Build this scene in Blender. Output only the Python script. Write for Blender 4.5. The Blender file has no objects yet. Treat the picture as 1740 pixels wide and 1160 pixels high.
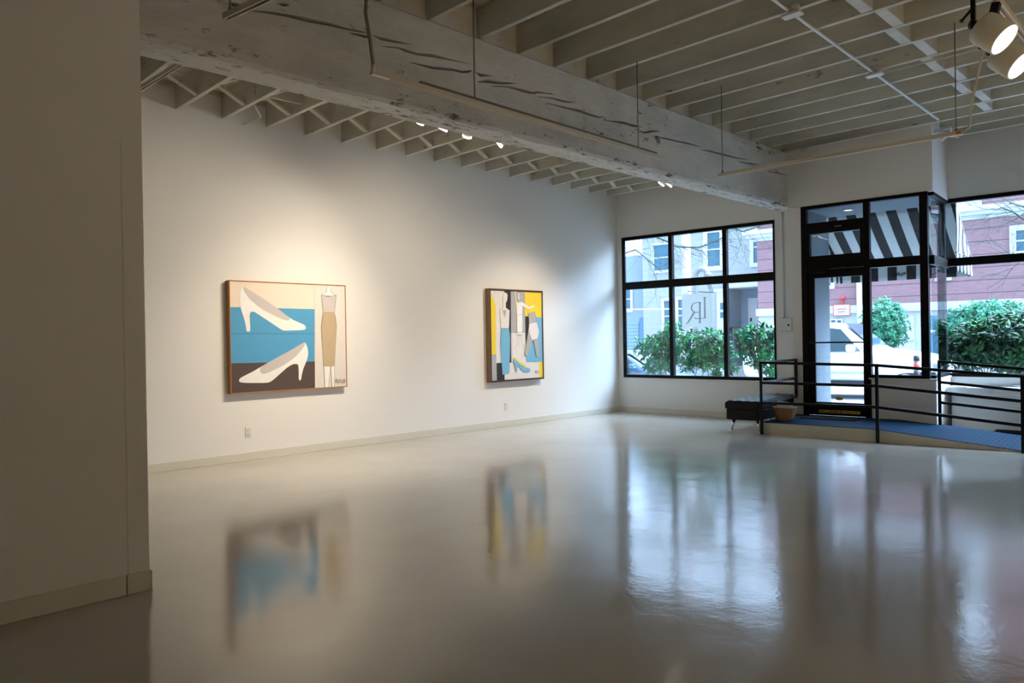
import bpy, bmesh, math, random
from mathutils import Vector, Matrix, noise

random.seed(7)
SC = bpy.context.scene
COL = SC.collection
PI = math.pi

# ------------------------------------------------------------------ camera
F_PX, H_CAM = 1252.7, 1.4
YAW, PITCH, ROLL = math.radians(45.22), math.radians(-.156), math.radians(-.949)
ANG = math.radians(4.72)                     # the street front is 4.7 degrees off square
cy, sy, cp, sp = math.cos(YAW), math.sin(YAW), math.cos(PITCH), math.sin(PITCH)
FWD = Vector((-sy*cp, cy*cp, sp))
RT0 = Vector((cy, sy, 0)); UP0 = RT0.cross(FWD)
RT = math.cos(ROLL)*RT0 + math.sin(ROLL)*UP0
UP = -math.sin(ROLL)*RT0 + math.cos(ROLL)*UP0
EYE = Vector((0, 0, H_CAM))
cam = bpy.data.cameras.new('camera')
cam.sensor_width = 36; cam.lens = 36*F_PX/1740; cam.clip_start = .05; cam.clip_end = 300
camo = bpy.data.objects.new('camera', cam); COL.objects.link(camo)
camo.matrix_world = Matrix(((RT.x, UP.x, -FWD.x, 0), (RT.y, UP.y, -FWD.y, 0), (RT.z, UP.z, -FWD.z, H_CAM), (0, 0, 0, 1)))
SC.camera = camo

# ------------------------------------------------------------------ measuring helpers
XW, YC = -8.527, 11.317                      # left wall plane, far corner
CO = Vector((XW, YC, 0))
EU = Vector((math.cos(ANG), math.sin(ANG), 0)); EN = Vector((-math.sin(ANG), math.cos(ANG), 0))
MF = Matrix.Translation(CO) @ Matrix.Rotation(ANG, 4, 'Z')     # front coordinates (u along, n outward, z up)
MI = Matrix.Identity(4)
def ray(x, y): return (x-870)*RT - (y-580)*UP + F_PX*FWD
def hit(x, y, ax, val):
    d = ray(x, y); return EYE + d*((val-EYE[ax])/d[ax])
def loc(p): q = p-CO; return Vector((q.dot(EU), q.dot(EN), q.z))
def fh(x, y, n):
    d = ray(x, y); return loc(EYE + d*((n-(EYE-CO).dot(EN))/d.dot(EN)))
def fz(x, y, z): return loc(hit(x, y, 2, z))
def W(u, n, z): return MF @ Vector((u, n, z))

# ------------------------------------------------------------------ materials
def new_mat(name):
    m = bpy.data.materials.new(name); m.use_nodes = True
    nt = m.node_tree; nt.nodes.clear()
    out = nt.nodes.new('ShaderNodeOutputMaterial')
    return m, nt, out
def N(nt, kind, **kw):
    n = nt.nodes.new('ShaderNode'+kind)
    for k, v in kw.items():
        if k in n.inputs: n.inputs[k].default_value = v
        else: setattr(n, k, v)
    return n
def L(nt, a, b): nt.links.new(a, b)
def c4(c): return (c[0], c[1], c[2], 1)
def coords(nt, scale=(1, 1, 1), rot=(0, 0, 0)):
    tc = N(nt, 'TexCoord'); mp = N(nt, 'Mapping'); mp.inputs['Scale'].default_value = scale; mp.inputs['Rotation'].default_value = rot
    L(nt, tc.outputs['Object'], mp.inputs['Vector']); return mp.outputs['Vector']
def pbr(name, col, rough=.5, metal=0, var=.06, vscale=6, bump=0, bscale=60, spec=.5, coat=0, stretch=(1, 1, 1), detail=3):
    m, nt, out = new_mat(name)
    b = N(nt, 'BsdfPrincipled', Roughness=rough, Metallic=metal)
    b.inputs['Specular IOR Level'].default_value = spec
    b.inputs['Coat Weight'].default_value = coat
    v = coords(nt, stretch)
    nz = N(nt, 'TexNoise', Scale=vscale, Detail=detail); L(nt, v, nz.inputs['Vector'])
    mx = N(nt, 'MixRGB'); mx.inputs['Color1'].default_value = c4([c*(1-var) for c in col]); mx.inputs['Color2'].default_value = c4([min(1, c*(1+var)) for c in col])
    L(nt, nz.outputs['Fac'], mx.inputs['Fac']); L(nt, mx.outputs['Color'], b.inputs['Base Color'])
    if bump:
        n2 = N(nt, 'TexNoise', Scale=bscale, Detail=4); L(nt, v, n2.inputs['Vector'])
        bp = N(nt, 'Bump', Strength=bump, Distance=.01); L(nt, n2.outputs['Fac'], bp.inputs['Height']); L(nt, bp.outputs['Normal'], b.inputs['Normal'])
    L(nt, b.outputs['BSDF'], out.inputs['Surface'])
    m['bsdf'] = b.name
    return m
def emis(name, col, s):
    m, nt, out = new_mat(name); e = N(nt, 'Emission', Color=c4(col), Strength=s); L(nt, e.outputs[0], out.inputs['Surface']); return m
def lines_mat(name, col, axis, period, width, dark, rough=.6, bump=.5, var=.06, vscale=5, offset=0, spec=.5):
    """painted surface with a groove every PERIOD metres along one object axis (planks, lap siding, rusticated courses)"""
    m, nt, out = new_mat(name)
    b = N(nt, 'BsdfPrincipled', Roughness=rough); b.inputs['Specular IOR Level'].default_value = spec
    tc = N(nt, 'TexCoord'); sx = N(nt, 'SeparateXYZ'); L(nt, tc.outputs['Object'], sx.inputs[0])
    a = N(nt, 'Math', operation='ADD'); L(nt, sx.outputs[axis], a.inputs[0]); a.inputs[1].default_value = 100*period+offset
    d = N(nt, 'Math', operation='DIVIDE'); L(nt, a.outputs[0], d.inputs[0]); d.inputs[1].default_value = period
    fr = N(nt, 'Math', operation='FRACT'); L(nt, d.outputs[0], fr.inputs[0])
    lt = N(nt, 'Math', operation='LESS_THAN'); L(nt, fr.outputs[0], lt.inputs[0]); lt.inputs[1].default_value = width/period
    nz = N(nt, 'TexNoise', Scale=vscale, Detail=4); L(nt, tc.outputs['Object'], nz.inputs['Vector'])
    mx = N(nt, 'MixRGB'); mx.inputs['Color1'].default_value = c4([c*(1-var) for c in col]); mx.inputs['Color2'].default_value = c4([min(1, c*(1+var)) for c in col]); L(nt, nz.outputs['Fac'], mx.inputs['Fac'])
    m2 = N(nt, 'MixRGB'); m2.inputs['Color2'].default_value = c4(dark); L(nt, lt.outputs[0], m2.inputs['Fac']); L(nt, mx.outputs[0], m2.inputs['Color1'])
    L(nt, m2.outputs[0], b.inputs['Base Color'])
    bp = N(nt, 'Bump', Strength=bump, Distance=.02); L(nt, fr.outputs[0], bp.inputs['Height']); L(nt, bp.outputs['Normal'], b.inputs['Normal'])
    L(nt, b.outputs['BSDF'], out.inputs['Surface']); return m
def worn_mat(name, col, dark, scale=3, amount=.62, speck=.64, rough=.75, stretch=(1, .35, 1), bump=.35, arris=0):
    """old white paint on timber: soft grime, dark scuffs and specks, rough bump"""
    m, nt, out = new_mat(name)
    b = N(nt, 'BsdfPrincipled', Roughness=rough)
    v = coords(nt, stretch)
    n1 = N(nt, 'TexNoise', Scale=scale, Detail=8, Roughness=.65); L(nt, v, n1.inputs['Vector'])
    r1 = N(nt, 'ValToRGB'); r1.color_ramp.elements[0].position = .42; r1.color_ramp.elements[1].position = amount
    r1.color_ramp.elements[0].color = c4(col); r1.color_ramp.elements[1].color = c4([c*.8 for c in col]); L(nt, n1.outputs['Fac'], r1.inputs['Fac'])
    n2 = N(nt, 'TexNoise', Scale=scale*6, Detail=6, Roughness=.7); L(nt, v, n2.inputs['Vector'])
    n3 = N(nt, 'TexNoise', Scale=scale*.7, Detail=2); L(nt, v, n3.inputs['Vector'])
    mu = N(nt, 'Math', operation='MULTIPLY_ADD'); L(nt, n3.outputs['Fac'], mu.inputs[0]); mu.inputs[1].default_value = .35; L(nt, n2.outputs['Fac'], mu.inputs[2])
    if arris:                                # chipped, dirty lower edge
        tc2 = N(nt, 'TexCoord'); sp = N(nt, 'SeparateXYZ'); L(nt, tc2.outputs['Object'], sp.inputs[0])
        mz = N(nt, 'MapRange', interpolation_type='SMOOTHSTEP'); mz.inputs['From Min'].default_value = -.01; mz.inputs['From Max'].default_value = .09; mz.inputs['To Min'].default_value = arris; mz.inputs['To Max'].default_value = 0
        L(nt, sp.outputs[2], mz.inputs['Value']); ad = N(nt, 'Math', operation='ADD'); L(nt, mu.outputs[0], ad.inputs[0]); L(nt, mz.outputs[0], ad.inputs[1]); mu = ad
    r2 = N(nt, 'ValToRGB'); r2.color_ramp.elements[0].position = speck+.18; r2.color_ramp.elements[1].position = speck+.26; L(nt, mu.outputs[0], r2.inputs['Fac'])
    mx = N(nt, 'MixRGB'); mx.inputs['Color2'].default_value = c4(dark); L(nt, r2.outputs['Color'], mx.inputs['Fac']); L(nt, r1.outputs['Color'], mx.inputs['Color1'])
    L(nt, mx.outputs[0], b.inputs['Base Color'])
    n4 = N(nt, 'TexNoise', Scale=scale*14, Detail=6); L(nt, v, n4.inputs['Vector'])
    bp = N(nt, 'Bump', Strength=bump, Distance=.012); L(nt, n4.outputs['Fac'], bp.inputs['Height']); L(nt, bp.outputs['Normal'], b.inputs['Normal'])
    L(nt, b.outputs['BSDF'], out.inputs['Surface']); return m
def floor_mat():
    m, nt, out = new_mat('polished floor tile')
    b = N(nt, 'BsdfPrincipled', Roughness=.2); b.inputs['IOR'].default_value = 1.9
    v = coords(nt)
    n1 = N(nt, 'TexNoise', Scale=1.1, Detail=6); L(nt, v, n1.inputs['Vector'])
    r1 = N(nt, 'ValToRGB'); r1.color_ramp.elements[0].position = .3; r1.color_ramp.elements[1].position = .7
    r1.color_ramp.elements[0].color = (.465, .43, .37, 1); r1.color_ramp.elements[1].color = (.525, .49, .43, 1); L(nt, n1.outputs['Fac'], r1.inputs['Fac'])
    n2 = N(nt, 'TexNoise', Scale=55, Detail=4, Roughness=.7); L(nt, v, n2.inputs['Vector'])
    r2 = N(nt, 'ValToRGB'); r2.color_ramp.elements[0].position = .62; r2.color_ramp.elements[1].position = .74; L(nt, n2.outputs['Fac'], r2.inputs['Fac'])
    mx = N(nt, 'MixRGB', blend_type='MULTIPLY'); mx.inputs['Color2'].default_value = (.62, .6, .56, 1); L(nt, r2.outputs['Color'], mx.inputs['Fac']); L(nt, r1.outputs['Color'], mx.inputs['Color1'])
    # scattered dark scuffs
    n5 = N(nt, 'TexNoise', Scale=17, Detail=3, Distortion=2.0); L(nt, v, n5.inputs['Vector'])
    r5 = N(nt, 'ValToRGB'); r5.color_ramp.elements[0].position = .75; r5.color_ramp.elements[1].position = .8; L(nt, n5.outputs['Fac'], r5.inputs['Fac'])
    m5 = N(nt, 'MixRGB', blend_type='MULTIPLY'); m5.inputs['Color2'].default_value = (.5, .48, .44, 1); L(nt, r5.outputs['Color'], m5.inputs['Fac']); L(nt, mx.outputs[0], m5.inputs['Color1'])
    L(nt, m5.outputs[0], b.inputs['Base Color'])
    n3 = N(nt, 'TexNoise', Scale=2.2, Detail=3); L(nt, v, n3.inputs['Vector'])
    mr = N(nt, 'MapRange'); mr.inputs['To Min'].default_value = .08; mr.inputs['To Max'].default_value = .17; L(nt, n3.outputs['Fac'], mr.inputs['Value']); L(nt, mr.outputs[0], b.inputs['Roughness'])
    n4 = N(nt, 'TexNoise', Scale=3.2, Detail=5, Roughness=.62); L(nt, v, n4.inputs['Vector'])
    n6 = N(nt, 'TexNoise', Scale=28, Detail=3); L(nt, v, n6.inputs['Vector'])
    b6 = N(nt, 'Bump', Strength=.05, Distance=.006); L(nt, n6.outputs['Fac'], b6.inputs['Height'])
    bp = N(nt, 'Bump', Strength=.11, Distance=.02); L(nt, n4.outputs['Fac'], bp.inputs['Height']); L(nt, b6.outputs['Normal'], bp.inputs['Normal']); L(nt, bp.outputs['Normal'], b.inputs['Normal'])
    L(nt, b.outputs['BSDF'], out.inputs['Surface']); return m
def glass_mat(name, tint=(.93, .97, 1), refl=.06):
    m, nt, out = new_mat(name)
    t = N(nt, 'BsdfTransparent', Color=c4(tint)); g = N(nt, 'BsdfGlossy', Roughness=.01)
    lw = N(nt, 'LayerWeight', Blend=.35); ma = N(nt, 'Math', operation='MULTIPLY_ADD'); L(nt, lw.outputs['Fresnel'], ma.inputs[0]); ma.inputs[1].default_value = .35; ma.inputs[2].default_value = refl*.3
    mx = N(nt, 'MixShader'); L(nt, ma.outputs[0], mx.inputs['Fac']); L(nt, t.outputs[0], mx.inputs[1]); L(nt, g.outputs[0], mx.inputs[2])
    L(nt, mx.outputs[0], out.inputs['Surface']); return m
def brick_mat(name, c1, c2, mortar, row, groove, gdark):
    m, nt, out = new_mat(name)
    b = N(nt, 'BsdfPrincipled', Roughness=.8)
    tc = N(nt, 'TexCoord'); mp = N(nt, 'Mapping'); mp.inputs['Rotation'].default_value = (PI/2, 0, 0); L(nt, tc.outputs['Object'], mp.inputs['Vector'])
    br = N(nt, 'TexBrick', Scale=1.0); br.inputs['Color1'].default_value = c4(c1); br.inputs['Color2'].default_value = c4(c2); br.inputs['Mortar'].default_value = c4(mortar)
    br.inputs['Brick Width'].default_value = .21; br.inputs['Row Height'].default_value = .07; br.inputs['Mortar Size'].default_value = .008; L(nt, mp.outputs[0], br.inputs['Vector'])
    sx = N(nt, 'SeparateXYZ'); L(nt, tc.outputs['Object'], sx.inputs[0])
    a = N(nt, 'Math', operation='ADD'); L(nt, sx.outputs[2], a.inputs[0]); a.inputs[1].default_value = 100*row
    d = N(nt, 'Math', operation='DIVIDE'); L(nt, a.outputs[0], d.inputs[0]); d.inputs[1].default_value = row
    fr = N(nt, 'Math', operation='FRACT'); L(nt, d.outputs[0], fr.inputs[0])
    lt = N(nt, 'Math', operation='LESS_THAN'); L(nt, fr.outputs[0], lt.inputs[0]); lt.inputs[1].default_value = groove/row
    m2 = N(nt, 'MixRGB'); m2.inputs['Color2'].default_value = c4(gdark); L(nt, lt.outputs[0], m2.inputs['Fac']); L(nt, br.outputs['Color'], m2.inputs['Color1'])
    L(nt, m2.outputs[0], b.inputs['Base Color']); L(nt, b.outputs[0], out.inputs['Surface']); return m
def stripe_mat(name, period, c1, c2):
    m, nt, out = new_mat(name)
    b = N(nt, 'BsdfPrincipled', Roughness=.85)
    at = N(nt, 'Attribute', attribute_name='stripe')
    d = N(nt, 'Math', operation='DIVIDE'); L(nt, at.outputs['Fac'], d.inputs[0]); d.inputs[1].default_value = period
    fr = N(nt, 'Math', operation='FRACT'); L(nt, d.outputs[0], fr.inputs[0])
    lt = N(nt, 'Math', operation='LESS_THAN'); L(nt, fr.outputs[0], lt.inputs[0]); lt.inputs[1].default_value = .5
    mx = N(nt, 'MixRGB'); mx.inputs['Color1'].default_value = c4(c1); mx.inputs['Color2'].default_value = c4(c2); L(nt, lt.outputs[0], mx.inputs['Fac'])
    L(nt, mx.outputs[0], b.inputs['Base Color'])
    tr = N(nt, 'BsdfTranslucent'); L(nt, mx.outputs[0], tr.inputs['Color'])
    ms = N(nt, 'MixShader', Fac=.12); L(nt, b.outputs[0], ms.inputs[1]); L(nt, tr.outputs[0], ms.inputs[2]); L(nt, ms.outputs[0], out.inputs['Surface']); return m

M = {}
M['wall'] = pbr('white gallery wall paint', (.80, .78, .74), .7, var=.015, vscale=1.5, bump=.04, bscale=180)
M['base'] = pbr('cream vinyl cove base', (.66, .63, .53), .45, var=.04)
M['joist'] = worn_mat('white painted joist wood', (.64, .61, .52), (.16, .13, .10), scale=2.2, speck=.64, rough=.65, stretch=(.35, 1, 1), bump=.18)
M['deck'] = lines_mat('white painted roof boards', (.64, .61, .51), 0, .17, .008, (.06, .05, .04), rough=.7)
M['beam'] = worn_mat('scuffed white beam paint', (.68, .66, .60), (.13, .115, .09), scale=2.6, speck=.61, bump=.8, arris=.075)
M['floor'] = floor_mat()
M['black'] = pbr('black painted steel', (.004, .004, .005), .35, var=.2, spec=.3)
M['frame'] = pbr('dark bronze window frame', (.004, .003, .0028), .45, var=.15, spec=.16)
M['glass'] = glass_mat('window glass')
M['leather'] = pbr('black leather', (.003, .0035, .0045), .36, spec=.3, var=.2, bump=.12, bscale=40)
M['chrome'] = pbr('chrome', (.75, .75, .76), .12, metal=1, var=.02)
M['steel'] = pbr('dull galvanised steel', (.22, .22, .21), .5, metal=.7, var=.1)
M['track'] = pbr('cream track enamel', (.62, .57, .45), .4, var=.05)
M['copper'] = pbr('copper conductor strip', (.55, .27, .07), .4, metal=.6, var=.1)
M['lamp'] = pbr('white lamp enamel', (.72, .69, .6), .35, var=.03)
M['lens'] = emis('lit lamp lens', (1, .93, .80), 25)
M['lens_dim'] = emis('small lit lamp lens', (1, .90, .80), 9)
M['plastic'] = pbr('white plastic', (.72, .71, .67), .4, var=.02)
M['paper'] = pbr('white paper', (.78, .79, .8), .7, var=.02)
M['mat'] = lines_mat('blue ribbed rubber', (.007, .050, .11), 0, .055, .016, (.004, .028, .065), rough=.75, bump=.6, spec=.12)
M['wicker'] = pbr('brown wicker', (.40, .20, .085), .6, var=.55, vscale=70, bump=.8, bscale=90)
M['orange'] = pbr('orange paper', (.75, .25, .06), .6)
M['yellow'] = pbr('yellow sticker', (.62, .38, .03), .5)
M['ink'] = pbr('dark ink', (.012, .012, .012), .9, spec=.1)
M['oak'] = pbr('oak frame wood', (.40, .17, .045), .5, var=.25, vscale=8, stretch=(1, 8, 8))
M['walnut'] = pbr('brown frame wood', (.20, .105, .045), .5, var=.25, vscale=8, stretch=(1, 8, 1))
M['rim'] = pbr('dark float frame edge', (.03, .02, .015), .5)
for k, c in dict(peach=(.82, .68, .56), blue=(.075, .33, .58), cocoa=(.085, .055, .045), white=(.84, .83, .79), greyl=(.56, .51, .49), ivory=(.72, .67, .61), tan=(.50, .38, .24),
                 line=(.20, .16, .15), dblue=(.05, .20, .33), sky=(.17, .45, .64), yel=(.86, .64, .03), grey=(.42, .41, .41), blk=(.018, .017, .018), pale=(.76, .71, .68)).items():
    M['art_'+k] = pbr('canvas paint '+k, c, .7, var=.05, vscale=14, bump=.05, bscale=160)
# street
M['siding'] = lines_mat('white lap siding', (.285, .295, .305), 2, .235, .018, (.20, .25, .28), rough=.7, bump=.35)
M['siding_grey'] = lines_mat('grey blue porch siding', (.20, .27, .33), 2, .10, .012, (.12, .17, .21), rough=.7)
M['shingle'] = pbr('grey shingles', (.20, .25, .30), .85, var=.5, vscale=22, stretch=(1, 1, 1.6))
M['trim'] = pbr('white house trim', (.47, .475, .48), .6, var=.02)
M['rose'] = brick_mat('rose painted brick', (.255, .135, .15), (.29, .16, .17), (.22, .13, .135), .40, .022, (.065, .045, .05))
M['stucco'] = lines_mat('white stucco blocks', (.43, .435, .44), 2, .8, .012, (.34, .38, .42), rough=.8)
M['darkglass'] = pbr('dark house window glass', (.025, .10, .15), .08, var=.6, vscale=2)
M['garage'] = pbr('blue grey garage door', (.07, .17, .26), .6, var=.1)
M['grid'] = lines_mat('gridded garage door', (.17, .26, .34), 2, .16, .03, (.07, .13, .19), rough=.6)
M['asphalt'] = pbr('asphalt', (.20, .21, .23), .85, var=.15, vscale=30)
M['walk'] = pbr('concrete pavement', (.27, .275, .28), .85, var=.08, vscale=8)
M['leaf'] = None
M['bark'] = pbr('grey bark', (.22, .17, .13), .9, var=.3, vscale=14, bump=.4)
M['mossbark'] = pbr('mossy bark', (.035, .055, .04), .9, var=.4, vscale=10, bump=.4)
M['polewood'] = pbr('weathered pole wood', (.40, .34, .34), .85, var=.15, vscale=6, stretch=(6, 6, .5))
M['car_white'] = pbr('white car paint', (.80, .82, .84), .22, var=.01, coat=.6)
M['car_blue'] = pbr('dark blue car paint', (.02, .06, .10), .2, var=.05, coat=.7)
M['carglass'] = pbr('car glass', (.03, .055, .07), .05, var=.1, coat=.5)
M['tyre'] = pbr('tyre rubber', (.015, .015, .017), .7)
M['lampglass'] = pbr('clear headlamp', (.35, .37, .4), .1, coat=.5)
M['red'] = pbr('red paint', (.62, .05, .05), .5)
M['soffit'] = pbr('grey blue alcove paint', (.12, .15, .175), .7, var=.03)
M['stripe'] = stripe_mat('striped awning canvas', .30, (.42, .44, .43), (.005, .006, .006))
M['sign'] = None
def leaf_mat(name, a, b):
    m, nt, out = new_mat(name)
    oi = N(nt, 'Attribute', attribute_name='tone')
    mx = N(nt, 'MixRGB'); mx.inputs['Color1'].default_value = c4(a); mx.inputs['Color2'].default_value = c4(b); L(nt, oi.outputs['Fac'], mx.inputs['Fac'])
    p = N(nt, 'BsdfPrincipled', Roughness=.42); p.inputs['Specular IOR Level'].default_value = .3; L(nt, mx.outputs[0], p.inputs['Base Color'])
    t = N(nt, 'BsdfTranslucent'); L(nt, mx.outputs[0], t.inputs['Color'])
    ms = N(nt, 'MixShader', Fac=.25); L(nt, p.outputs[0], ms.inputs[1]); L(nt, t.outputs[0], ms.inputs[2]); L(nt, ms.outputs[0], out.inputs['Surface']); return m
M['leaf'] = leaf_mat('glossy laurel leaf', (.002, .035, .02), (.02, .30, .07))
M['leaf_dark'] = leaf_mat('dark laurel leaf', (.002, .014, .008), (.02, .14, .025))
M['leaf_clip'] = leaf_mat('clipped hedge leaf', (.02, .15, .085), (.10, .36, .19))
def paper_sign():
    m, nt, out = new_mat('frosted paper sign')
    d = N(nt, 'BsdfDiffuse', Color=(.80, .82, .80, 1)); t = N(nt, 'BsdfTranslucent', Color=(.68, .70, .68, 1))
    ms = N(nt, 'MixShader', Fac=.6); L(nt, d.outputs[0], ms.inputs[1]); L(nt, t.outputs[0], ms.inputs[2]); L(nt, ms.outputs[0], out.inputs['Surface']); return m
M['sign'] = paper_sign()
def ink_film():
    m, nt, out = new_mat('grey translucent sign lettering')
    d = N(nt, 'BsdfDiffuse', Color=(.16, .16, .16, 1)); t = N(nt, 'BsdfTransparent', Color=(.66, .66, .66, 1))
    ms = N(nt, 'MixShader', Fac=.85); L(nt, d.outputs[0], ms.inputs[1]); L(nt, t.outputs[0], ms.inputs[2]); L(nt, ms.outputs[0], out.inputs['Surface']); return m
M['signink'] = ink_film()

# ------------------------------------------------------------------ mesh builder
class MB:
    def __init__(s, T=MI): s.bm = bmesh.new(); s.T = T; s.mats = []
    def mi(s, m):
        if m not in s.mats: s.mats.append(m)
        return s.mats.index(m)
    def v(s, p): return s.bm.verts.new(s.T @ Vector(p))
    def face(s, pts, m=None, smooth=False):
        f = s.bm.faces.new([s.v(p) for p in pts])
        if m: f.material_index = s.mi(m)
        f.smooth = smooth; return f
    def grid(s, rows, closed_u=False, closed_v=False, smooth=True, m=None, caps=False):
        vs = [[s.v(p) for p in r] for r in rows]; nr, nc = len(vs), len(vs[0])
        for i in range(nr if closed_v else nr-1):
            for j in range(nc if closed_u else nc-1):
                try:
                    f = s.bm.faces.new((vs[i][j], vs[i][(j+1) % nc], vs[(i+1) % nr][(j+1) % nc], vs[(i+1) % nr][j])); f.smooth = smooth
                    if m: f.material_index = s.mi(m)
                except ValueError: pass
        if caps:
            for r in (list(reversed(vs[0])), vs[-1]):
                try:
                    f = s.bm.faces.new(r)
                    if m: f.material_index = s.mi(m)
                except ValueError: pass
        return vs
    def box(s, a, b, bevel=0, m=None, seg=2):
        x0, x1 = sorted((a[0], b[0])); y0, y1 = sorted((a[1], b[1])); z0, z1 = sorted((a[2], b[2]))
        vs = [s.v(p) for p in ((x0,y0,z0),(x1,y0,z0),(x1,y1,z0),(x0,y1,z0),(x0,y0,z1),(x1,y0,z1),(x1,y1,z1),(x0,y1,z1))]
        fs = [s.bm.faces.new([vs[i] for i in q]) for q in ((0,3,2,1),(4,5,6,7),(0,1,5,4),(1,2,6,5),(2,3,7,6),(3,0,4,7))]
        if m:
            for f in fs: f.material_index = s.mi(m)
        if bevel:
            es = list({e for f in fs for e in f.edges})
            r = bmesh.ops.bevel(s.bm, geom=es, offset=bevel, segments=seg, affect='EDGES', profile=.5)
            if m:
                for f in r['faces']: f.material_index = s.mi(m)
    def prism(s, poly, ax, lo, hi, m=None):
        """polygon in the two axes other than AX (in x,y,z order), extruded from lo to hi along AX"""
        def P(q, t): l = list(q); l.insert(ax, t); return l
        a = [s.v(P(q, lo)) for q in poly]; b = [s.v(P(q, hi)) for q in poly]; n = len(poly)
        fs = [s.bm.faces.new(a[::-1]), s.bm.faces.new(b)]+[s.bm.faces.new((a[i], a[(i+1) % n], b[(i+1) % n], b[i])) for i in range(n)]
        if m:
            for f in fs: f.material_index = s.mi(m)
    def tube(s, pts, r, seg=8, caps=True, m=None, closed=False):
        pts = [Vector(p) for p in pts]; rows = []
        rs = r if isinstance(r, (list, tuple)) else [r]*len(pts)
        ref = None
        for i, p in enumerate(pts):
            if closed: t = pts[(i+1) % len(pts)]-pts[i-1]
            else: t = (pts[min(i+1, len(pts)-1)]-pts[max(i-1, 0)])
            t.normalize()
            if ref is None: ref = Vector((0, 0, 1)) if abs(t.z) < .9 else Vector((1, 0, 0))
            a = (ref-t*ref.dot(t)).normalized(); ref = a; b = t.cross(a)
            rows.append([p+(a*math.cos(k*2*PI/seg)+b*math.sin(k*2*PI/seg))*rs[i] for k in range(seg)])
        s.grid(rows, closed_u=True, closed_v=closed, m=m, caps=caps and not closed)
    def bar(s, a, b, w, h, m=None, up=(0, 0, 1)):
        a, b = Vector(a), Vector(b); t = (b-a).normalized(); u = Vector(up)
        if abs(t.dot(u)) > .98: u = Vector((1, 0, 0))
        sd = t.cross(u).normalized(); uu = sd.cross(t)
        rows = [[p+sd*x*w/2+uu*y*h/2 for x, y in ((-1,-1),(1,-1),(1,1),(-1,1))] for p in (a, b)]
        s.grid(rows, closed_u=True, smooth=False, m=m, caps=True)
    def lathe(s, prof, c, ax=(0, 0, 1), seg=24, m=None, caps=False):
        ax = Vector(ax).normalized(); ref = Vector((0, 0, 1)) if abs(ax.z) < .9 else Vector((1, 0, 0))
        a = (ref-ax*ref.dot(ax)).normalized(); b = ax.cross(a); c = Vector(c)
        s.grid([[c+ax*h+(a*math.cos(k*2*PI/seg)+b*math.sin(k*2*PI/seg))*r for k in range(seg)] for r, h in prof], closed_u=True, m=m, caps=caps)
    def build(s, name, mat=None, parent=None, at=None, rz=0, weld=False):
        bm = s.bm
        if weld: bmesh.ops.remove_doubles(bm, verts=bm.verts, dist=1e-5)
        bmesh.ops.recalc_face_normals(bm, faces=bm.faces)
        if parent is not None:
            wm = Matrix(parent['_m']) if '_m' in parent else MI
        else:
            if at is None:
                xs = [v.co for v in bm.verts]
                at = Vector((sum(c.x for c in xs)/len(xs), sum(c.y for c in xs)/len(xs), min(c.z for c in xs)))
            wm = Matrix.Translation(Vector(at)) @ Matrix.Rotation(rz, 4, 'Z')
        bm.transform(wm.inverted())
        me = bpy.data.meshes.new(name); bm.to_mesh(me); bm.free()
        mats = s.mats or []
        if mats:
            for q in mats: me.materials.append(M[q])
        else: me.materials.append(M[mat])
        o = bpy.data.objects.new(name, me); COL.objects.link(o)
        if parent is not None: o.parent = parent
        else: o.matrix_world = wm
        o['_m'] = [list(r) for r in wm]
        return o

def tag(o, label=None, cat=None, group=None, kind=None):
    if label: o['label'] = label
    if cat: o['category'] = cat
    if group: o['group'] = group
    if kind: o['kind'] = kind
    return o
def empty(name, at, rz=0):
    o = bpy.data.objects.new(name, None); COL.objects.link(o); o.empty_display_size = .1
    m = Matrix.Translation(Vector(at)) @ Matrix.Rotation(rz, 4, 'Z'); o.matrix_world = m; o['_m'] = [list(r) for r in m]
    return o
def thing(name, label, cat, at, rz=0, group=None): return tag(empty(name, at, rz), label, cat, group)
def structure(o): o['kind'] = 'structure'; return o
def copy_tree(o, parent=None):
    c = o.copy(); COL.objects.link(c)
    if parent is not None: c.parent = parent
    for ch in list(o.children): copy_tree(ch, c)
    return c
def sbox(name, a, b, mat, T=MI, parent=None, bevel=0, kind=True):
    mb = MB(T); mb.box(a, b, bevel); o = mb.build(name, mat, parent, at=(T @ Vector(a)) if parent is None else None, rz=ANG if T is MF else 0)
    if parent is None and kind: structure(o)
    return o

# ------------------------------------------------------------------ room shell
ZW = 4.62; XR, YR = 3.6, -4.2
XB = -5.101                                   # room-side face of the big beam
ZB0, ZB1 = 3.40, 4.235                        # beam bottom / top (= joist bearing)
sbox('floor', (XW-.1, YR, -.2), (XR+.2, 12.9, 0), 'floor')
sbox('wall_left', (XW-.2, YR, 0), (XW, YC+.015, ZW), 'wall')
sbox('wall_rear', (XW-.2, YR-.2, 0), (XR+.2, YR, ZW), 'wall')
sbox('wall_right', (XR, YR, 0), (XR+.2, 13.2, ZW), 'wall')
# partition close to the camera, with a seam of an older opening
XP = -4.485
YPE = 1.487
mb = MB(); mb.box((XP-.16, YR, 0), (XP, YPE, ZB1))
part = structure(mb.build('wall_partition', 'wall', at=(XP, YPE, 0)))
mb = MB()
mb.box((XP-.001, 1.375, .112), (XP+.0025, 1.393, 2.55)); mb.box((XP-.001, -1.2, 2.55), (XP+.0025, 1.393, 2.568))
structure(mb.build('trim_1', 'wall'))
mb = MB(); mb.box((XP, YR, 0), (XP+.012, 1.36, .112), .004); mb.box((XP-.172, YPE, 0), (XP+.012, YPE+.012, .112), .004); mb.box((XP, 1.364, 0), (XP+.013, YPE, .113), .004)
structure(mb.build('baseboard_partition', 'base'))
mb = MB(); mb.box((XW, YR, 0), (XW+.012, YC-.02, .10), .004)
structure(mb.build('baseboard_left', 'base'))

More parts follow.
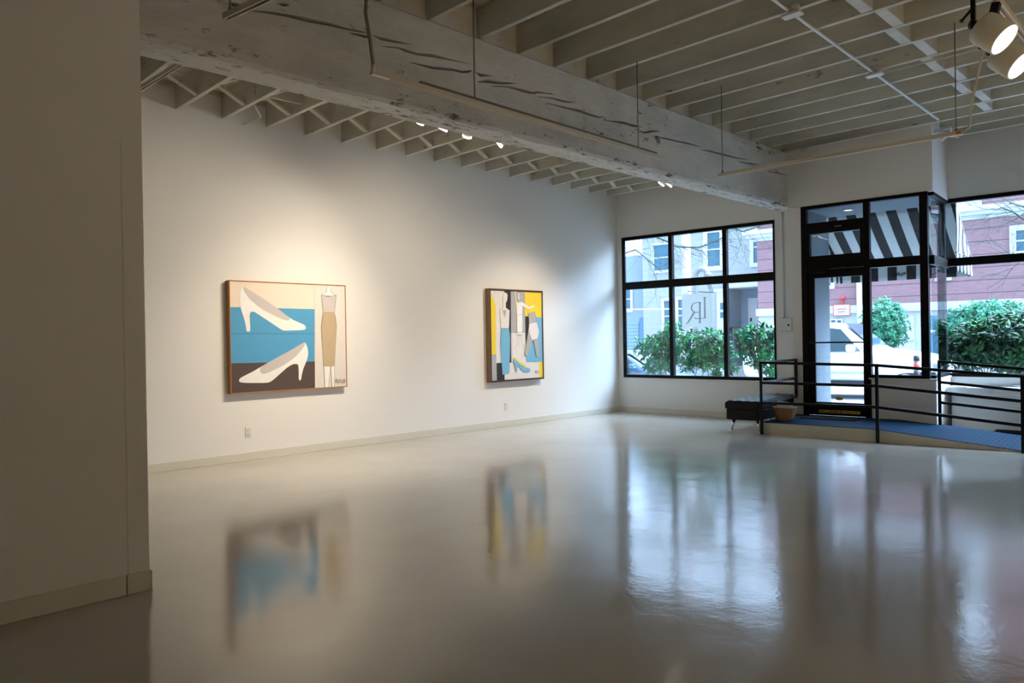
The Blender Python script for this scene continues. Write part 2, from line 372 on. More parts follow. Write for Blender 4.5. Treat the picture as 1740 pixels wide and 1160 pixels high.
# ------------------------------------------------------------------ front (window) wall, in front coordinates
WL0, WL1, WZ0, WZ1 = .105, 3.02, .65, 3.285   # left window opening
ND = -.45                                     # door plane / header face
NR = .624                                     # right window plane
HZ = 3.36                                     # storefront head
mb = MB(MF)
mb.box((-.2, 0, 0), (WL0, .045, ZW)); mb.box((WL0, 0, 0), (WL1, .25, WZ0)); mb.box((WL0, 0, WZ1), (WL1, .25, ZW)); mb.box((WL1, 0, 0), (3.62, .75, ZW))
structure(mb.build('wall_front', 'wall', at=CO, rz=ANG))
sbox('wall_pilaster', (3.452, ND, 0), (3.60, 0, HZ+.02), 'wall', MF)
sbox('wall_header', (3.402, ND, HZ), (5.395, .75, ZW), 'wall', MF)
mb = MB(MF); mb.box((5.395, NR, 3.385), (12.9, NR+.25, ZW)); mb.box((5.33, NR, 0), (12.9, NR+.2, .74)); mb.box((8.6, NR, .74), (12.9, NR+.25, 3.385))
structure(mb.build('wall_bay', 'wall', at=W(5.4, NR, 0), rz=ANG))
mb = MB(MF); mb.box((.02, -.012, 0), (3.45, 0, .10), .004); structure(mb.build('baseboard_front', 'base', at=CO, rz=ANG))
# low wall under the side light, with its capped ledge and return
mb = MB(MF)
mb.box((4.555, ND, 0), (5.40, ND+.12, .735)); mb.box((5.28, ND+.12, 0), (5.40, NR, .735))
mb.box((4.54, ND-.015, .735), (5.412, ND+.14, .757), .004); mb.box((5.27, ND+.13, .735), (5.412, NR, .757), .004)
structure(mb.build('wall_storefront_base', 'wall', at=W(4.9, ND, 0), rz=ANG))

def window(name, rects_frame, panes, npl, depth=.07, parent=None):
    """dark frame (list of u0,z0,u1,z1 bars) and one glass pane per opening"""
    root = empty(name, W(rects_frame[0][0], npl, 0), ANG); structure(root)
    for nm, (u0, z0, u1, z1) in zip(rects_frame[1], rects_frame[2]):
        mb = MB(MF); mb.box((u0, npl-.012, z0), (u1, npl+(.03 if nm == 'jamb' and u0 < .2 else depth), z1), .004); mb.build(nm, 'frame', root)
    for (u0, z0, u1, z1) in panes:
        mb = MB(MF); mb.box((u0, npl+.03, z0), (u1, npl+.036, z1)); mb.build('pane', 'glass', root)
    return root
m1, m2 = fh(1139, 440, 0).x, fh(1231, 430, 0).x
hw = .036
window('window_1', ((WL0,), ['head', 'sill_bar', 'jamb', 'jamb', 'transom', 'mullion', 'mullion', 'mullion', 'mullion'],
    [(WL0, WZ1-.06, WL1, WZ1), (WL0, WZ0, WL1, WZ0+.055), (WL0, WZ0+.055, WL0+.065, WZ1-.06), (WL1-.03, WZ0+.055, WL1, WZ1-.06),
     (WL0+.065, 2.30, WL1-.03, 2.437), (m1-hw, 2.437, m1+hw, WZ1-.06), (m2-hw, 2.437, m2+hw, WZ1-.06), (m1-hw, WZ0+.055, m1+hw, 2.30), (m2-hw, WZ0+.055, m2+hw, 2.30)]),
    [(a, z0, b, z1) for (z0, z1) in ((WZ0+.055, 2.30), (2.437, WZ1-.06)) for (a, b) in ((WL0+.065, m1-hw), (m1+hw, m2-hw), (m2+hw, WL1-.03))], 0, .08)
sbox('trim_2', (WL0-.02, -.03, WZ0-.03), (WL1, -.001, WZ0-.002), 'wall', MF, bevel=.004)

# storefront: door, two transom lights, side light
dl, dr = 3.60, fh(1475, 560, ND).x            # door frame outer, mullion centre
pr0, pr1 = fh(1564, 500, ND).x, fh(1578, 500, ND).x
zt = .17
zh0, zh1 = fh(1400, 457, ND).z, fh(1400, 439, ND).z     # head bar between door and transom
zq0, zq1 = fh(1400, 390, ND).z, fh(1400, 377, ND).z
zs0, zs1 = fh(1520, 452, ND).z, fh(1520, 437, ND).z
zsill = .757
u1a, u1b = dr-.045, dr+.035
window('window_2', ((dl,), ['head', 'jamb', 'mullion', 'post', 'transom', 'transom', 'transom', 'sill_bar', 'sash_stile', 'sash_stile', 'sash_rail', 'sash_rail'],
    [(dl, HZ-.05, pr1, HZ), (dl, zt, dl+.085, HZ-.05), (u1a, zt, u1b, HZ-.05), (pr0, zsill, pr1, HZ-.05),
     (dl+.085, zh0, u1a, zh1), (dl+.085, zq0, u1a, zq1), (u1b, zs0, pr0, zs1), (u1b, zsill, pr0, zsill+.045),
     (dl+.085, zh1, dl+.125, zq0), (u1a-.045, zh1, u1a, zq0), (dl+.125, zh1, u1a-.045, zh1+.045), (dl+.125, zq0-.05, u1a-.045, zq0)]),
    [(dl+.085, zq1, u1a, HZ-.05), (dl+.125, zh1+.045, u1a-.045, zq0-.05), (u1b, zs1, pr0, HZ-.05), (u1b, zsill+.045, pr0, zs0)], ND, .09)
mb = MB(MF); c = fh(1424, 384, ND); mb.box((c.x-.05, ND-.03, c.z-.006), (c.x+.05, ND-.012, c.z+.006), .003); latch = mb.build('latch', 'steel', bpy.data.objects['window_2'])
# return glass between the two planes and the corner post of the right window
rb = empty('window_3', W(5.36, ND, 0), ANG); structure(rb)
def rbar(nm, a, b):
    mb = MB(MF); mb.box(a, b, .004); mb.build(nm, 'frame', rb)
rbar('head', (5.32, ND+.09, HZ-.05), (5.39, NR, HZ-.002)); rbar('transom', (5.32, ND+.09, zs0), (5.39, NR, zs1)); rbar('sill_bar', (5.32, ND+.09, .757), (5.39, NR, .80))
for z0, z1 in ((.80, zs0), (zs1, HZ-.05)):
    mb = MB(MF); mb.box((5.35, ND+.09, z0), (5.356, NR, z1)); mb.build('pane', 'glass', rb)
RZ0, RZ1 = .742, 3.384
ut0, ut1 = 5.24, 5.345
zr0, zr1 = 2.381, 2.50
window('window_4', ((ut0,), ['post', 'head', 'transom', 'sill_bar', 'mullion', 'mullion', 'jamb'],
    [(ut0, RZ0, ut1, RZ1), (ut1, RZ1-.06, 8.5, RZ1), (ut1, zr0, 8.5, zr1), (ut1, RZ0, 8.5, RZ0+.05), (6.95, RZ0+.05, 7.03, zr0), (6.95, zr1, 7.03, RZ1-.06), (8.5, RZ0, 8.6, RZ1)]),
    [(a, z0, b, z1) for (z0, z1) in ((RZ0+.05, zr0), (zr1, RZ1-.06)) for (a, b) in ((ut1, 6.95), (7.03, 8.5))], NR, .08)
# the door leaf
d0, d1 = dl+.087, u1a-.002
door = structure(empty('door_1', W(d0, ND, zt), ANG))
gz0, gz1 = fh(1425, 684, ND).z, fh(1425, 470, ND).z
gu0, gu1 = fh(1384.5, 575, ND).x, fh(1466, 575, ND).x
for nm, q in (('stile', (d0, zt+.008, gu0, zh0-.003)), ('stile', (gu1, zt+.008, d1, zh0-.003)), ('top_rail', (gu0, gz1, gu1, zh0-.003)), ('bottom_rail', (gu0, zt+.008, gu1, gz0))):
    mb = MB(MF); mb.box((q[0], ND+.015, q[1]), (q[2], ND+.06, q[3]), .003); mb.build(nm, 'frame', door)
mb = MB(MF); mb.box((gu0, ND+.035, gz0), (gu1, ND+.041, gz1)); mb.build('pane', 'glass', door)
zb = fh(1425, 581.5, ND).z
mb = MB(MF); mb.tube([(gu0-.06, ND+.012, zb), (gu0-.06, ND-.05, zb), (gu1+.05, ND-.05, zb), (gu1+.05, ND+.012, zb)], .012, 8); mb.build('push_bar', 'black', door)
c = fh(1474, 604.5, ND); mb = MB(MF); mb.lathe([(.0, -.03), (.022, -.03), (.024, -.02), (.024, 0)], (c.x-.03, ND+.015, c.z), (0, -1, 0), 16); mb.build('lock_cylinder', 'chrome', door)
a, b = fh(1372, 463, ND), fh(1404, 459, ND)
mb = MB(MF); mb.box((a.x+.03, ND-.06, a.z-.02), (b.x, ND-.012, a.z+.04), .006); mb.bar((b.x-.05, ND-.04, a.z+.03), (b.x+.28, ND-.05, a.z+.05), .02, .012); mb.build('door_closer', 'frame', door)
# yellow sticker strip on the bottom rail, with illegible dark print
a, b = fh(1391, 698, ND), fh(1461, 699, ND); sh = .022
mb = MB(MF); mb.box((a.x, ND+.0125, a.z-sh), (b.x, ND+.0148, a.z+sh), m='yellow')
xx = a.x+.03
while xx < b.x-.04:
    w_ = random.uniform(.012, .024)
    mb.box((xx, ND+.0115, a.z-.011), (xx+w_*.35, ND+.0125, a.z+.011), m='ink'); mb.box((xx, ND+.0115, a.z+random.choice((-.011, .006))), (xx+w_, ND+.0125, a.z+random.choice((-.006, .011))), m='ink'); xx += w_+random.choice((.007, .007, .022))
mb.build('warning_strip', None, door)
c = fh(1425, 677.5, ND)
mb = MB(MF); ring = [(c.x+.055*math.cos(t*PI/12), c.z+.024*math.sin(t*PI/12)) for t in range(24)]; mb.prism(ring, 1, ND+.0315, ND+.0348, m='yellow')
for k in (-.025, -.005, .018): mb.box((c.x+k, ND+.0305, c.z-.008), (c.x+k+.006, ND+.0315, c.z+.008), m='ink')
mb.build('oval_sticker', None, door)

# ------------------------------------------------------------------ ceiling: boards, joists, blocking
ceil = structure(empty('ceiling', (XB, 5, ZW)))
mb = MB(); mb.box((XB-.33, YR, 4.53), (XR, 13.2, 4.60)); mb.build('board_deck', 'deck', ceil)
mb = MB(); mb.box((XB-.37, YR, 4.352), (XB-.33, 13.2, 4.62)); mb.build('roof_step', 'deck', ceil)
mb = MB(); mb.box((XW, YR, 4.352), (XB-.33, 13.2, 4.42)); mb.build('board_deck', 'deck', ceil)
JR = [-3.31+.528*i for i in range(14)]+[4.105, 4.71, 5.25, 5.79, 6.33, 6.87, 7.39, 7.90, 8.42, 8.99, 9.53, 10.06, 10.60, 11.09]
JR = [y for y in JR if y < 3.75]+[4.105, 4.71, 5.25, 5.79, 6.33, 6.87, 7.39, 7.90, 8.42, 8.99, 9.53, 10.06, 10.60, 11.09]
def front_y(x): return YC+(x-XW)*math.tan(ANG)
for i, y in enumerate(JR):
    mb = MB(); zs = random.uniform(-.006, .006)
    x1 = XR
    mb.box((XB-.20, y, ZB1+zs+.006), (x1, y+.052, 4.53), .004, seg=1); mb.build('joist', 'joist', ceil)
    if i+1 < len(JR) and JR[i+1]-y < .7:
        mb = MB(); mb.box((XB-.09, y+.053, ZB1+.006), (XB-.05, JR[i+1]-.001, 4.53), .003, seg=1); mb.build('blocking', 'joist', ceil)
        if y > 2:
            xc = hit(1472+i*0, 15, 2, 4.22).x+(.05 if i % 2 else -.04)
            mb = MB(); mb.box((xc-.05, y+.053, ZB1+.012), (xc+.05, JR[i+1]-.001, 4.50), .004, seg=1); mb.build('blocking', 'joist', ceil)
for y in (11.62, 12.1):
    mb = MB(); mb.box((-3.1, y, ZB1), (XR, y+.052, 4.53), .004, seg=1); mb.build('joist', 'joist', ceil)
JL = [-3.2+.528*i for i in range(12)]
JL = [y for y in JL if y < 3.0]+[3.189, 3.716, 4.264, 4.793, 5.327, 5.873, 6.374, 6.893, 7.426, 7.932, 8.47, 8.969, 9.492, 9.996, 10.497, 11.021]
for i, y in enumerate(JL):
    mb = MB(); mb.box((XW, y, 4.05), (XB-.30, y+.05, 4.352), .004, seg=1); mb.build('joist', 'joist', ceil)
    if i+1 < len(JL):
        y2 = JL[i+1]
        for k, (za, zc) in enumerate(((4.325, 4.075), (4.075, 4.325))):
            mb = MB(); mb.bar((-7.93+.5*k, y+.05, za), (-7.93+.5*k, y2, zc), .075, .03); mb.build('cross_brace', 'joist', ceil)
# odd slanted braces and a wall ledger that the photo shows in the left bay
a, b = hit(432, 160, 2, 4.12), hit(525, 180, 2, 4.12); mb = MB(); mb.bar(a+Vector((0,0,.05)), b+Vector((0,0,.05)), .03, .10); mb.build('cross_brace', 'joist', ceil)
mb = MB(); mb.box((XW, YR, 4.30), (XW+.03, YC-.1, 4.352)); mb.build('ledger', 'joist', ceil)

# ------------------------------------------------------------------ the big beam with its drying cracks
def crack_poly(pts):
    P = [hit(x, y, 0, XB) for x, y in pts]; n = len(P); top, bot = [], []
    for i, p in enumerate(P):
        t = i/(n-1); w_ = .026*math.sin(PI*min(1, max(0.02, t)))**.6*(.75+.5*random.random())
        top.append((p.y, p.z+w_*.5)); bot.append((p.y, p.z-w_*.6))
    return bot+top[::-1]
CR = [[(425,18),(455,21),(490,26),(520,33),(560,41),(582,47),(615,54),(633,56)], [(592,56),(610,59),(622,62),(632,60)], [(634,60),(646,65),(668,70),(702,76)], [(650,79),(676,81),(690,86),(710,92),(735,94),(760,100),(806,110)],
      [(696,106),(720,111),(735,115),(770,118),(784,122),(796,121.5),(804,119.5)], [(806,121),(815,127),(838,129)], [(812,139),(830,138),(852,140.5),(882,142)], [(836,146),(862,147),(882,152),(905,158),(915,156.5),(947,161)],
      [(913,164),(940,167),(958,172),(978,174.5)], [(928,175),(958,182),(985,188),(1000,194),(1018,199),(1030,198)], [(1031,205),(1060,208),(1076,213),(1094,216)], [(1078,220),(1096,225),(1106,222.5),(1124,223)],
      [(1110,231),(1130,235),(1143,238),(1168,243),(1194,250)], [(1190,254),(1208,257),(1228,262),(1252,268),(1276,272)], [(1256,275),(1276,278),(1292,279)], [(1304,291),(1322,294),(1337,297)],
      [(380,5),(400,8),(424,11)], [(470,6),(482,8),(492,8)]]
def make_beam():
    XF, YF0, YF1 = XB-.325, YR, 11.62
    mb = MB(); ny = 150
    ring = [(XB, ZB0+.03), (XB, ZB0+.25), (XB, ZB0+.5), (XB, ZB1-.02), (XB-.02, ZB1), (XF+.02, ZB1), (XF, ZB1-.02), (XF, ZB0+.5), (XF, ZB0+.03), (XF+.03, ZB0), (XF+.16, ZB0), (XB-.03, ZB0)]
    rows = []
    for i in range(ny+1):
        y = YF0+(YF1-YF0)*i/ny; r = []
        for k, (x, z) in enumerate(ring):
            nx = noise.noise(Vector((k*3.1, y*1.7, 1)))*.006; nz = noise.noise(Vector((k*5.3, y*2.3, 7)))*.006
            if k in (0, 11): nx *= 2.2; nz *= 2.2
            if k in (1, 2, 3): nx = 0
            r.append((x+min(0, nx) if k in (0, 11) else x+nx*.3, y, z+nz if k in (0, 8, 9, 10, 11) else z))
        rows.append(r)
    mb.grid(rows, closed_u=True, smooth=False, caps=True)
    o = mb.build('timber_beam', 'beam', at=(XB, 5, ZB0))
    for pts in CR:
        cb = MB(); cb.prism(crack_poly(pts), 0, XB-.09, XB+.03); c = cb.build('cut', 'beam', at=(XB, 5, ZB0))
        md = o.modifiers.new('b', 'BOOLEAN'); md.operation = 'DIFFERENCE'; md.object = c; md.solver = 'EXACT'
        dg = bpy.context.evaluated_depsgraph_get(); me = bpy.data.meshes.new_from_object(o.evaluated_get(dg))
        o.modifiers.clear(); old = o.data; o.data = me; bpy.data.meshes.remove(old)
        cm = c.data; bpy.data.objects.remove(c); bpy.data.meshes.remove(cm)
    o.data.name = 'timber_beam'
    return tag(o, 'massive white painted timber ceiling beam with long drying cracks', 'beam')
make_beam()

# ------------------------------------------------------------------ light tracks
def track_run(name, label, a, b, rods, ztop, strip=True, strut=None, group=None):
    """hung lighting track: U channel from a to b with slot strip, and suspension rods"""
    a, b = Vector(a), Vector(b); t = thing(name, label, 'light track', (a+b)/2, 0, group)
    d = (b-a).normalized(); s_ = d.cross(Vector((0, 0, 1))).normalized(); u = Vector((0, 0, 1))
    mb = MB()
    prof = [(-.02, -.018), (-.012, -.018), (-.012, .004), (.012, .004), (.012, -.018), (.02, -.018), (.02, .018), (-.02, .018)]
    mb.grid([[p+s_*x+u*z for x, z in prof] for p in (a, b)], closed_u=True, smooth=False, caps=True); mb.build('channel', 'track', t)
    if strip:
        mb = MB(); mb.bar(a+u*-.002+d*.02, b+u*-.002-d*.02, .012, .006); mb.build('conductor_strip', 'copper', t)
    if strut:
        mb = MB(); mb.bar(a+d*strut[0]+u*.03, a+d*strut[1]+u*.03, .03, .022); mb.build('stiffener_strut', 'steel', t)
    for r in rods:
        p = a+d*r; mb = MB(); top = ztop if not isinstance(ztop, (list, tuple)) else ztop[rods.index(r)]
        mb.tube([(p.x, p.y, p.z+.02), (p.x, p.y, top)], .006, 6); mb.lathe([(.012, .018), (.012, .04), (.006, .05)], p, (0, 0, 1), 10); mb.build('hanger_rod', 'steel', t)
    return t
xt = -4.455
t2 = track_run('light_track', 'long light track hung along the cracked beam', (xt, 3.20, 3.335), (xt, 6.765, 3.315), [.84, 3.10], 4.24, strut=(.28, 3.42))
c0 = Vector((xt, 3.06, 3.34))
mb = MB(); pts = [(xt, 2.95, 4.24), (xt, 3.02, 4.0), (xt, 3.0, 3.75), (xt+.01, 3.03, 3.55), (xt, 3.06, 3.38)]; mb.tube(pts, .013, 8); mb.build('feed_conduit', 'steel', t2)
mb = MB(); mb.box((xt-.016, 3.04, 3.32), (xt+.016, 3.20, 3.352), .004); mb.lathe([(.018, 0), (.018, .05)], (xt, 3.06, 3.345), (0, 0, 1), 10, caps=True); mb.build('feed_box', 'track', t2)
a, b = hit(1221, 296.5, 1, 7.76), hit(1636, 228, 1, 7.877)
a.z = 3.265; b.z = 3.265; b.y = 7.86
la = (b-a).length
rod_a = hit(1227.5, 290, 1, 7.78).x-a.x; rod_b = hit(1627, 200, 1, 7.86).x-a.x
t3 = track_run('light_track', 'empty light track hung across in front of the entrance header', a, b, [max(.05, rod_a), min(la-.05, rod_b)], 4.30, strip=False)
mb = MB(); mb.bar((b.x-.13, b.y, b.z-.002), (b.x-.005, b.y, b.z-.002), .044, .034); mb.build('end_connector', 'copper', t3)
mb = MB(); p0 = Vector((b.x, b.y, b.z)); p1 = hit(1672, 78, 1, b.y-.25); pts = [p0, p0+Vector((.06, -.01, .03)), p0+Vector((.075, -.02, .15))]+[p0.lerp(p1, k/6)+Vector((.03*(1-k/6), 0, 0)) for k in range(2, 7)]; pts[-1].z = min(pts[-1].z, 4.22)
mb.tube(pts, .011, 8); mb.build('feed_conduit', 'track', t3)
# track with the two white drum lamps, parallel to the beam
z4 = 3.42
t4a = hit(1694, 0, 2, z4); x4 = t4a.x
t4 = track_run('light_track', 'light track carrying two lit white drum lamps', (x4, 3.9, z4), (x4, 7.2, z4), [1.52, 3.1], 4.24)
def drum_lamp(label, px, py, depth, Y_hang):
    c = EYE+ray(px, py)*(depth/F_PX)                 # lens centre
    vd = ray(px, py).normalized(); rl = vd.cross(UP).normalized(); ul_ = rl.cross(vd)
    ax = (.90*(.76*rl-.64*ul_)-.43*vd).normalized()
    t = thing('drum_lamp', label, 'spotlight', c, 0, 'drum lamps on the entrance track')
    R_ = .091
    mb = MB(); mb.lathe([(.0, -.165), (R_*.72, -.165), (R_*.95, -.155), (R_, -.135), (R_, 0), (R_*.93, .004), (R_*.9, -.004), (R_*.9, -.03)], c, ax, 40); mb.build('lamp_shade', 'lamp', t)
    mb = MB(); mb.lathe([(0, -.012), (R_*.5, -.013), (R_*.9, -.02)], c, ax, 32); mb.build('lens', 'lens', t)
    back = c-ax*.16
    k = back-UP*-.012-RT*.045
    mb = MB(); mb.bar(back, k, .045, .03); mb.build('yoke', 'lamp', t)
    hang = Vector((k.x, k.y, k.z+.25))
    mb = MB(); mb.bar(k+Vector((0, 0, -.02)), k+Vector((0, 0, .17)), .026, .022); mb.lathe([(0, -.016), (.026, -.016), (.026, .016), (0, .016)], k, RT, 16)
    mb.bar(k+Vector((0, 0, .15)), (x4, k.y, z4-.02), .045, .045); mb.build('stem', 'black', t)
    mb = MB(); mb.tube([k+Vector((0, 0, .10)), k-RT*.06+UP*.03, k-RT*.07+UP*.02], [.008, .008, .013], 8); mb.build('lock_lever', 'black', t)
    ld = bpy.data.lights.new('drum_lamp_light', 'SPOT'); lo = bpy.data.objects.new('drum_lamp_light', ld); COL.objects.link(lo); lo.parent = t
    ld.energy = DRUM; ld.color = (1, .78, .50); ld.spot_size = math.radians(86); ld.spot_blend = .8; ld.shadow_soft_size = .07
    lo.matrix_world = Matrix.Translation(c+ax*.02) @ (-ax).to_track_quat('Z', 'Y').to_matrix().to_4x4(); lo.matrix_parent_inverse = Matrix.Identity(4)
    lo.matrix_local = Matrix.Translation(ax*.02) @ (-ax).to_track_quat('Z', 'Y').to_matrix().to_4x4()
    return t
DRUM = 800
drum_lamp('lit white drum spotlight nearest the black stem, whole lens glowing', 1706.6, 67.2, 4.14, 4.75)
drum_lamp('lit white drum spotlight cut off by the photo edge, lower of two', 1733.5, 111, 4.42, 5.1)
# stub of track at the upper left and one in the left bay
a, b = hit(383, 29, 2, 3.36), hit(520, -45, 2, 3.36)
b.y = a.y+(b.x-a.x)*.16
track_run('light_track', 'end of a light track seen beside the partition top', a, a+(b-a).normalized()*1.6, [.05], 4.24)
a, b = hit(236, 152, 2, 3.93), hit(318, 101, 2, 3.93)
d = (b-a).normalized()
track_run('light_track', 'light track under the joists between beam and painting wall', a-d*.5, b+d*.5, [.3], 4.06)

# wall washer lamps hidden behind the beam: only their lit rims peek out
XL = -6.0
def wall_lamp(i, px, py, target, energy, cone, label):
    p = hit(px, py, 0, XL); c = Vector((XL, p.y, p.z+.024))
    ax = (Vector(target)-c).normalized()
    t = thing('track_spotlight', label, 'spotlight', c, 0, 'small spotlights behind the beam')
    mb = MB(); mb.lathe([(0, -.14), (.03, -.14), (.042, -.12), (.048, 0), (.045, .0), (.042, -.02)], c, ax, 24); mb.build('lamp_shade', 'lamp', t)
    mb = MB(); mb.lathe([(0, -.006), (.043, -.010)], c, ax, 20); mb.build('lens', 'lens_dim', t)
    mb = MB(); mb.lathe([(.046, 0), (.050, -.004), (.052, .012), (.047, .012), (.046, 0)], c, ax, 24); mb.build('lit_rim', 'lens_dim', t)
    k = c-ax*.10; mb = MB(); mb.bar(k, (k.x, k.y, 3.86), .014, .014); mb.build('stem', 'lamp', t)
    ld = bpy.data.lights.new('spot_light', 'SPOT'); lo = bpy.data.objects.new('spot_light', ld); COL.objects.link(lo); lo.parent = t
    ld.energy = energy; ld.color = (1, .85, .66); ld.spot_size = math.radians(cone); ld.spot_blend = 1; ld.shadow_soft_size = .05
    lo.matrix_local = Matrix.Translation(ax*.02) @ (-ax).to_track_quat('Z', 'Y').to_matrix().to_4x4()
SP = [(713, 211.5, (XW, 4.5, .60), 45, 72, 'lit spotlight rim first from the left below the beam'), (753, 222.5, (XW, 4.5, -.2), 170, 84, 'lit spotlight rim second from the left below the beam'),
      (794, 234.5, (XW, 6.2, .5), 210, 130, 'lit spotlight rim third from the left below the beam'), (849, 247.5, (XW, 2.4, .5), 300, 104, 'lit spotlight rim fourth from the left below the beam'),
      (1124, 315, (XW, 8.5, .80), 275, 70, 'lit spotlight rim, left one of the far pair below the beam'), (1137, 316.5, (XW, 8.0, .3), 100, 96, 'lit spotlight rim, right one of the far pair below the beam')]
for i, s_ in enumerate(SP): wall_lamp(i, *s_)
track_run('light_track', 'light track carrying the row of spotlights behind the beam', (XL, 4.2, 3.87), (XL, 9.7, 3.87), [.4, 2.6, 4.9], 4.06)

# ------------------------------------------------------------------ conduit and fittings on the right ceiling
cz = ZB1-.02
p0, p1 = hit(1290, -18, 2, cz), hit(1594, 203, 2, cz)
xcd = (p0.x+p1.x)/2
cd = thing('ceiling_conduit', 'white painted conduit run with boxes across the joists', 'conduit', (xcd, 8, cz))
mb = MB(); mb.tube([(p0.x, 3.2, cz), (p0.x, p0.y, cz), p1], .014, 8); mb.build('pipe', 'plastic', cd)
for (bx, by) in ((1346, 25), (1486, 127)):
    q = hit(bx, by, 2, cz-.03); mb = MB(); mb.box((q.x-.085, q.y-.05, cz-.045), (q.x+.085, q.y+.05, cz-.02), .006); mb.build('junction_box_cover', 'plastic', cd)
    mb = MB(); mb.lathe([(.055, -.02), (.055, .06)], (q.x, q.y+.03, cz), (0, 0, 1), 16, caps=True); mb.build('junction_box', 'joist', cd)
q = hit(1486, 127, 2, cz-.01)
mb = MB(); mb.tube([(q.x, q.y+.03, cz+.0), (q.x+1.6, q.y+.06, cz), (XR-.5, q.y+.06, cz)], .011, 8); mb.build('branch_pipe', 'track', cd)
pa, pb = hit(1362, 260, 2, 4.19), hit(1376, 250, 2, 4.215); pc = hit(1580, 209, 2, 4.215)
mb = MB(); mb.tube([pa, pb, pc], .012, 8); tag(mb.build('wall_conduit', 'plastic'), 'bent white conduit along the top of the entrance header', 'conduit')
q = hit(1603, 222, 2, 4.19)
br = thing('ceiling_bracket', 'white bracket where the conduit meets the header corner', 'bracket', q)
mb = MB(); mb.box((q.x-.16, q.y-.03, 4.19), (q.x+.10, q.y+.03, 4.215), .004); mb.build('plate', 'plastic', br)
mb = MB(); mb.bar((q.x-.10, q.y-.02, 4.18), (q.x+.16, q.y+.12, 4.10), .05, .03); mb.bar((q.x+.10, q.y, 4.18), (q.x-.04, q.y+.06, 4.07), .03, .02); mb.build('arm', 'plastic', br)
# small pipe and box in the left bay
pp = [hit(x, y, 2, 4.035) for x, y in ((433, 180), (443, 198), (441, 200), (411, 212))]
mb = MB(); mb.tube(pp, .008, 6); tag(mb.build('bent_pipe', 'plastic'), 'bent white pipe below the joists above the shoe painting', 'pipe')
pp = [hit(x, y, 2, 4.03) for x, y in ((864, 300), (905, 290), (950, 283), (972, 276))]
mb = MB(); mb.tube(pp, .008, 6); tag(mb.build('joist_conduit', 'joist'), 'thin white conduit along a joist above the yellow painting', 'conduit')

# ------------------------------------------------------------------ paintings
def strip(mb, pts, w_, x, m):
    """a painted line: flat ribbon along pts on the canvas plane"""
    for (a, b) in zip(pts[:-1], pts[1:]):
        a2, b2 = Vector((0,)+tuple(a)), Vector((0,)+tuple(b)); d = (b2-a2)
        if d.length < 1e-6: continue
        n = Vector((0, -d.z, d.y)).normalized()*w_/2
        mb.face([(x, *(a2+n).yz), (x, *(b2+n).yz), (x, *(b2-n).yz), (x, *(a2-n).yz)], m)
def smooth_poly(pts, it=2):
    for _ in range(it):
        q = []
        for i in range(len(pts)):
            a, b = pts[i], pts[(i+1) % len(pts)]
            q += [(a[0]*.75+b[0]*.25, a[1]*.75+b[1]*.25), (a[0]*.25+b[0]*.75, a[1]*.25+b[1]*.75)]
        pts = q
    return pts
class Canvas:
    def __init__(s, tl, tr, bl, br, crop, depth):
        s.x = XW+depth; s.crop = crop; s.mb = MB(); s.k = 0
        s.c = [hit(*p, 0, s.x) for p in (tl, tr, bl, br)]
        s.y0 = (s.c[0].y+s.c[2].y)/2; s.y1 = (s.c[1].y+s.c[3].y)/2; s.z1 = (s.c[0].z+s.c[1].z)/2; s.z0 = (s.c[2].z+s.c[3].z)/2
    def P(s, q):
        h = hit(s.crop[0]+q[0]/s.crop[2], s.crop[1]+q[1]/s.crop[2], 0, s.x); return (min(max(h.y, s.y0), s.y1), min(max(h.z, s.z0), s.z1))
    def fill(s, pts, m, sm=0):
        s.k += 1
        q = [s.P(p) for p in pts]
        if sm: q = smooth_poly(q, sm)
        bmv = [(s.x+.0004*s.k, y, z) for y, z in q]
        f = s.mb.face(bmv, 'art_'+m); r = bmesh.ops.triangulate(s.mb.bm, faces=[f])
    def line(s, pts, m='line', w_=.004):
        s.k += 1; strip(s.mb, [s.P(p) for p in pts], w_, s.x+.0004*s.k, 'art_'+m)
def painting(cv, label, wood, fw, rim):
    t = thing('painting', label, 'painting', (XW, (cv.y0+cv.y1)/2, cv.z0))
    y0, y1, z0, z1, x = cv.y0-fw, cv.y1+fw, cv.z0-fw, cv.z1+fw, cv.x
    for nm, a, b in (('frame_side', (y0, z0), (cv.y0, z1)), ('frame_side', (cv.y1, z0), (y1, z1)), ('frame_side', (cv.y0, cv.z1), (cv.y1, z1)), ('frame_side', (cv.y0, z0), (cv.y1, cv.z0))):
        mb = MB(); mb.box((XW+.004, a[0], a[1]), (x+.008, b[0], b[1]), .002, seg=1); mb.build(nm, wood, t)
    if rim:
        mb = MB()
        for a, b in (((cv.y0, cv.z0), (cv.y0+rim, cv.z1)), ((cv.y1-rim, cv.z0), (cv.y1, cv.z1)), ((cv.y0, cv.z1-rim), (cv.y1, cv.z1)), ((cv.y0, cv.z0), (cv.y1, cv.z0+rim))): mb.box((x-.005, a[0], a[1]), (x+.0115, b[0], b[1]))
        mb.build('inner_rim', 'rim', t)
    mb = cv.mb; mb.box((XW+.02, cv.y0, cv.z0), (x, cv.y1, cv.z1), m='art_ivory'); mb.build('canvas', None, t)
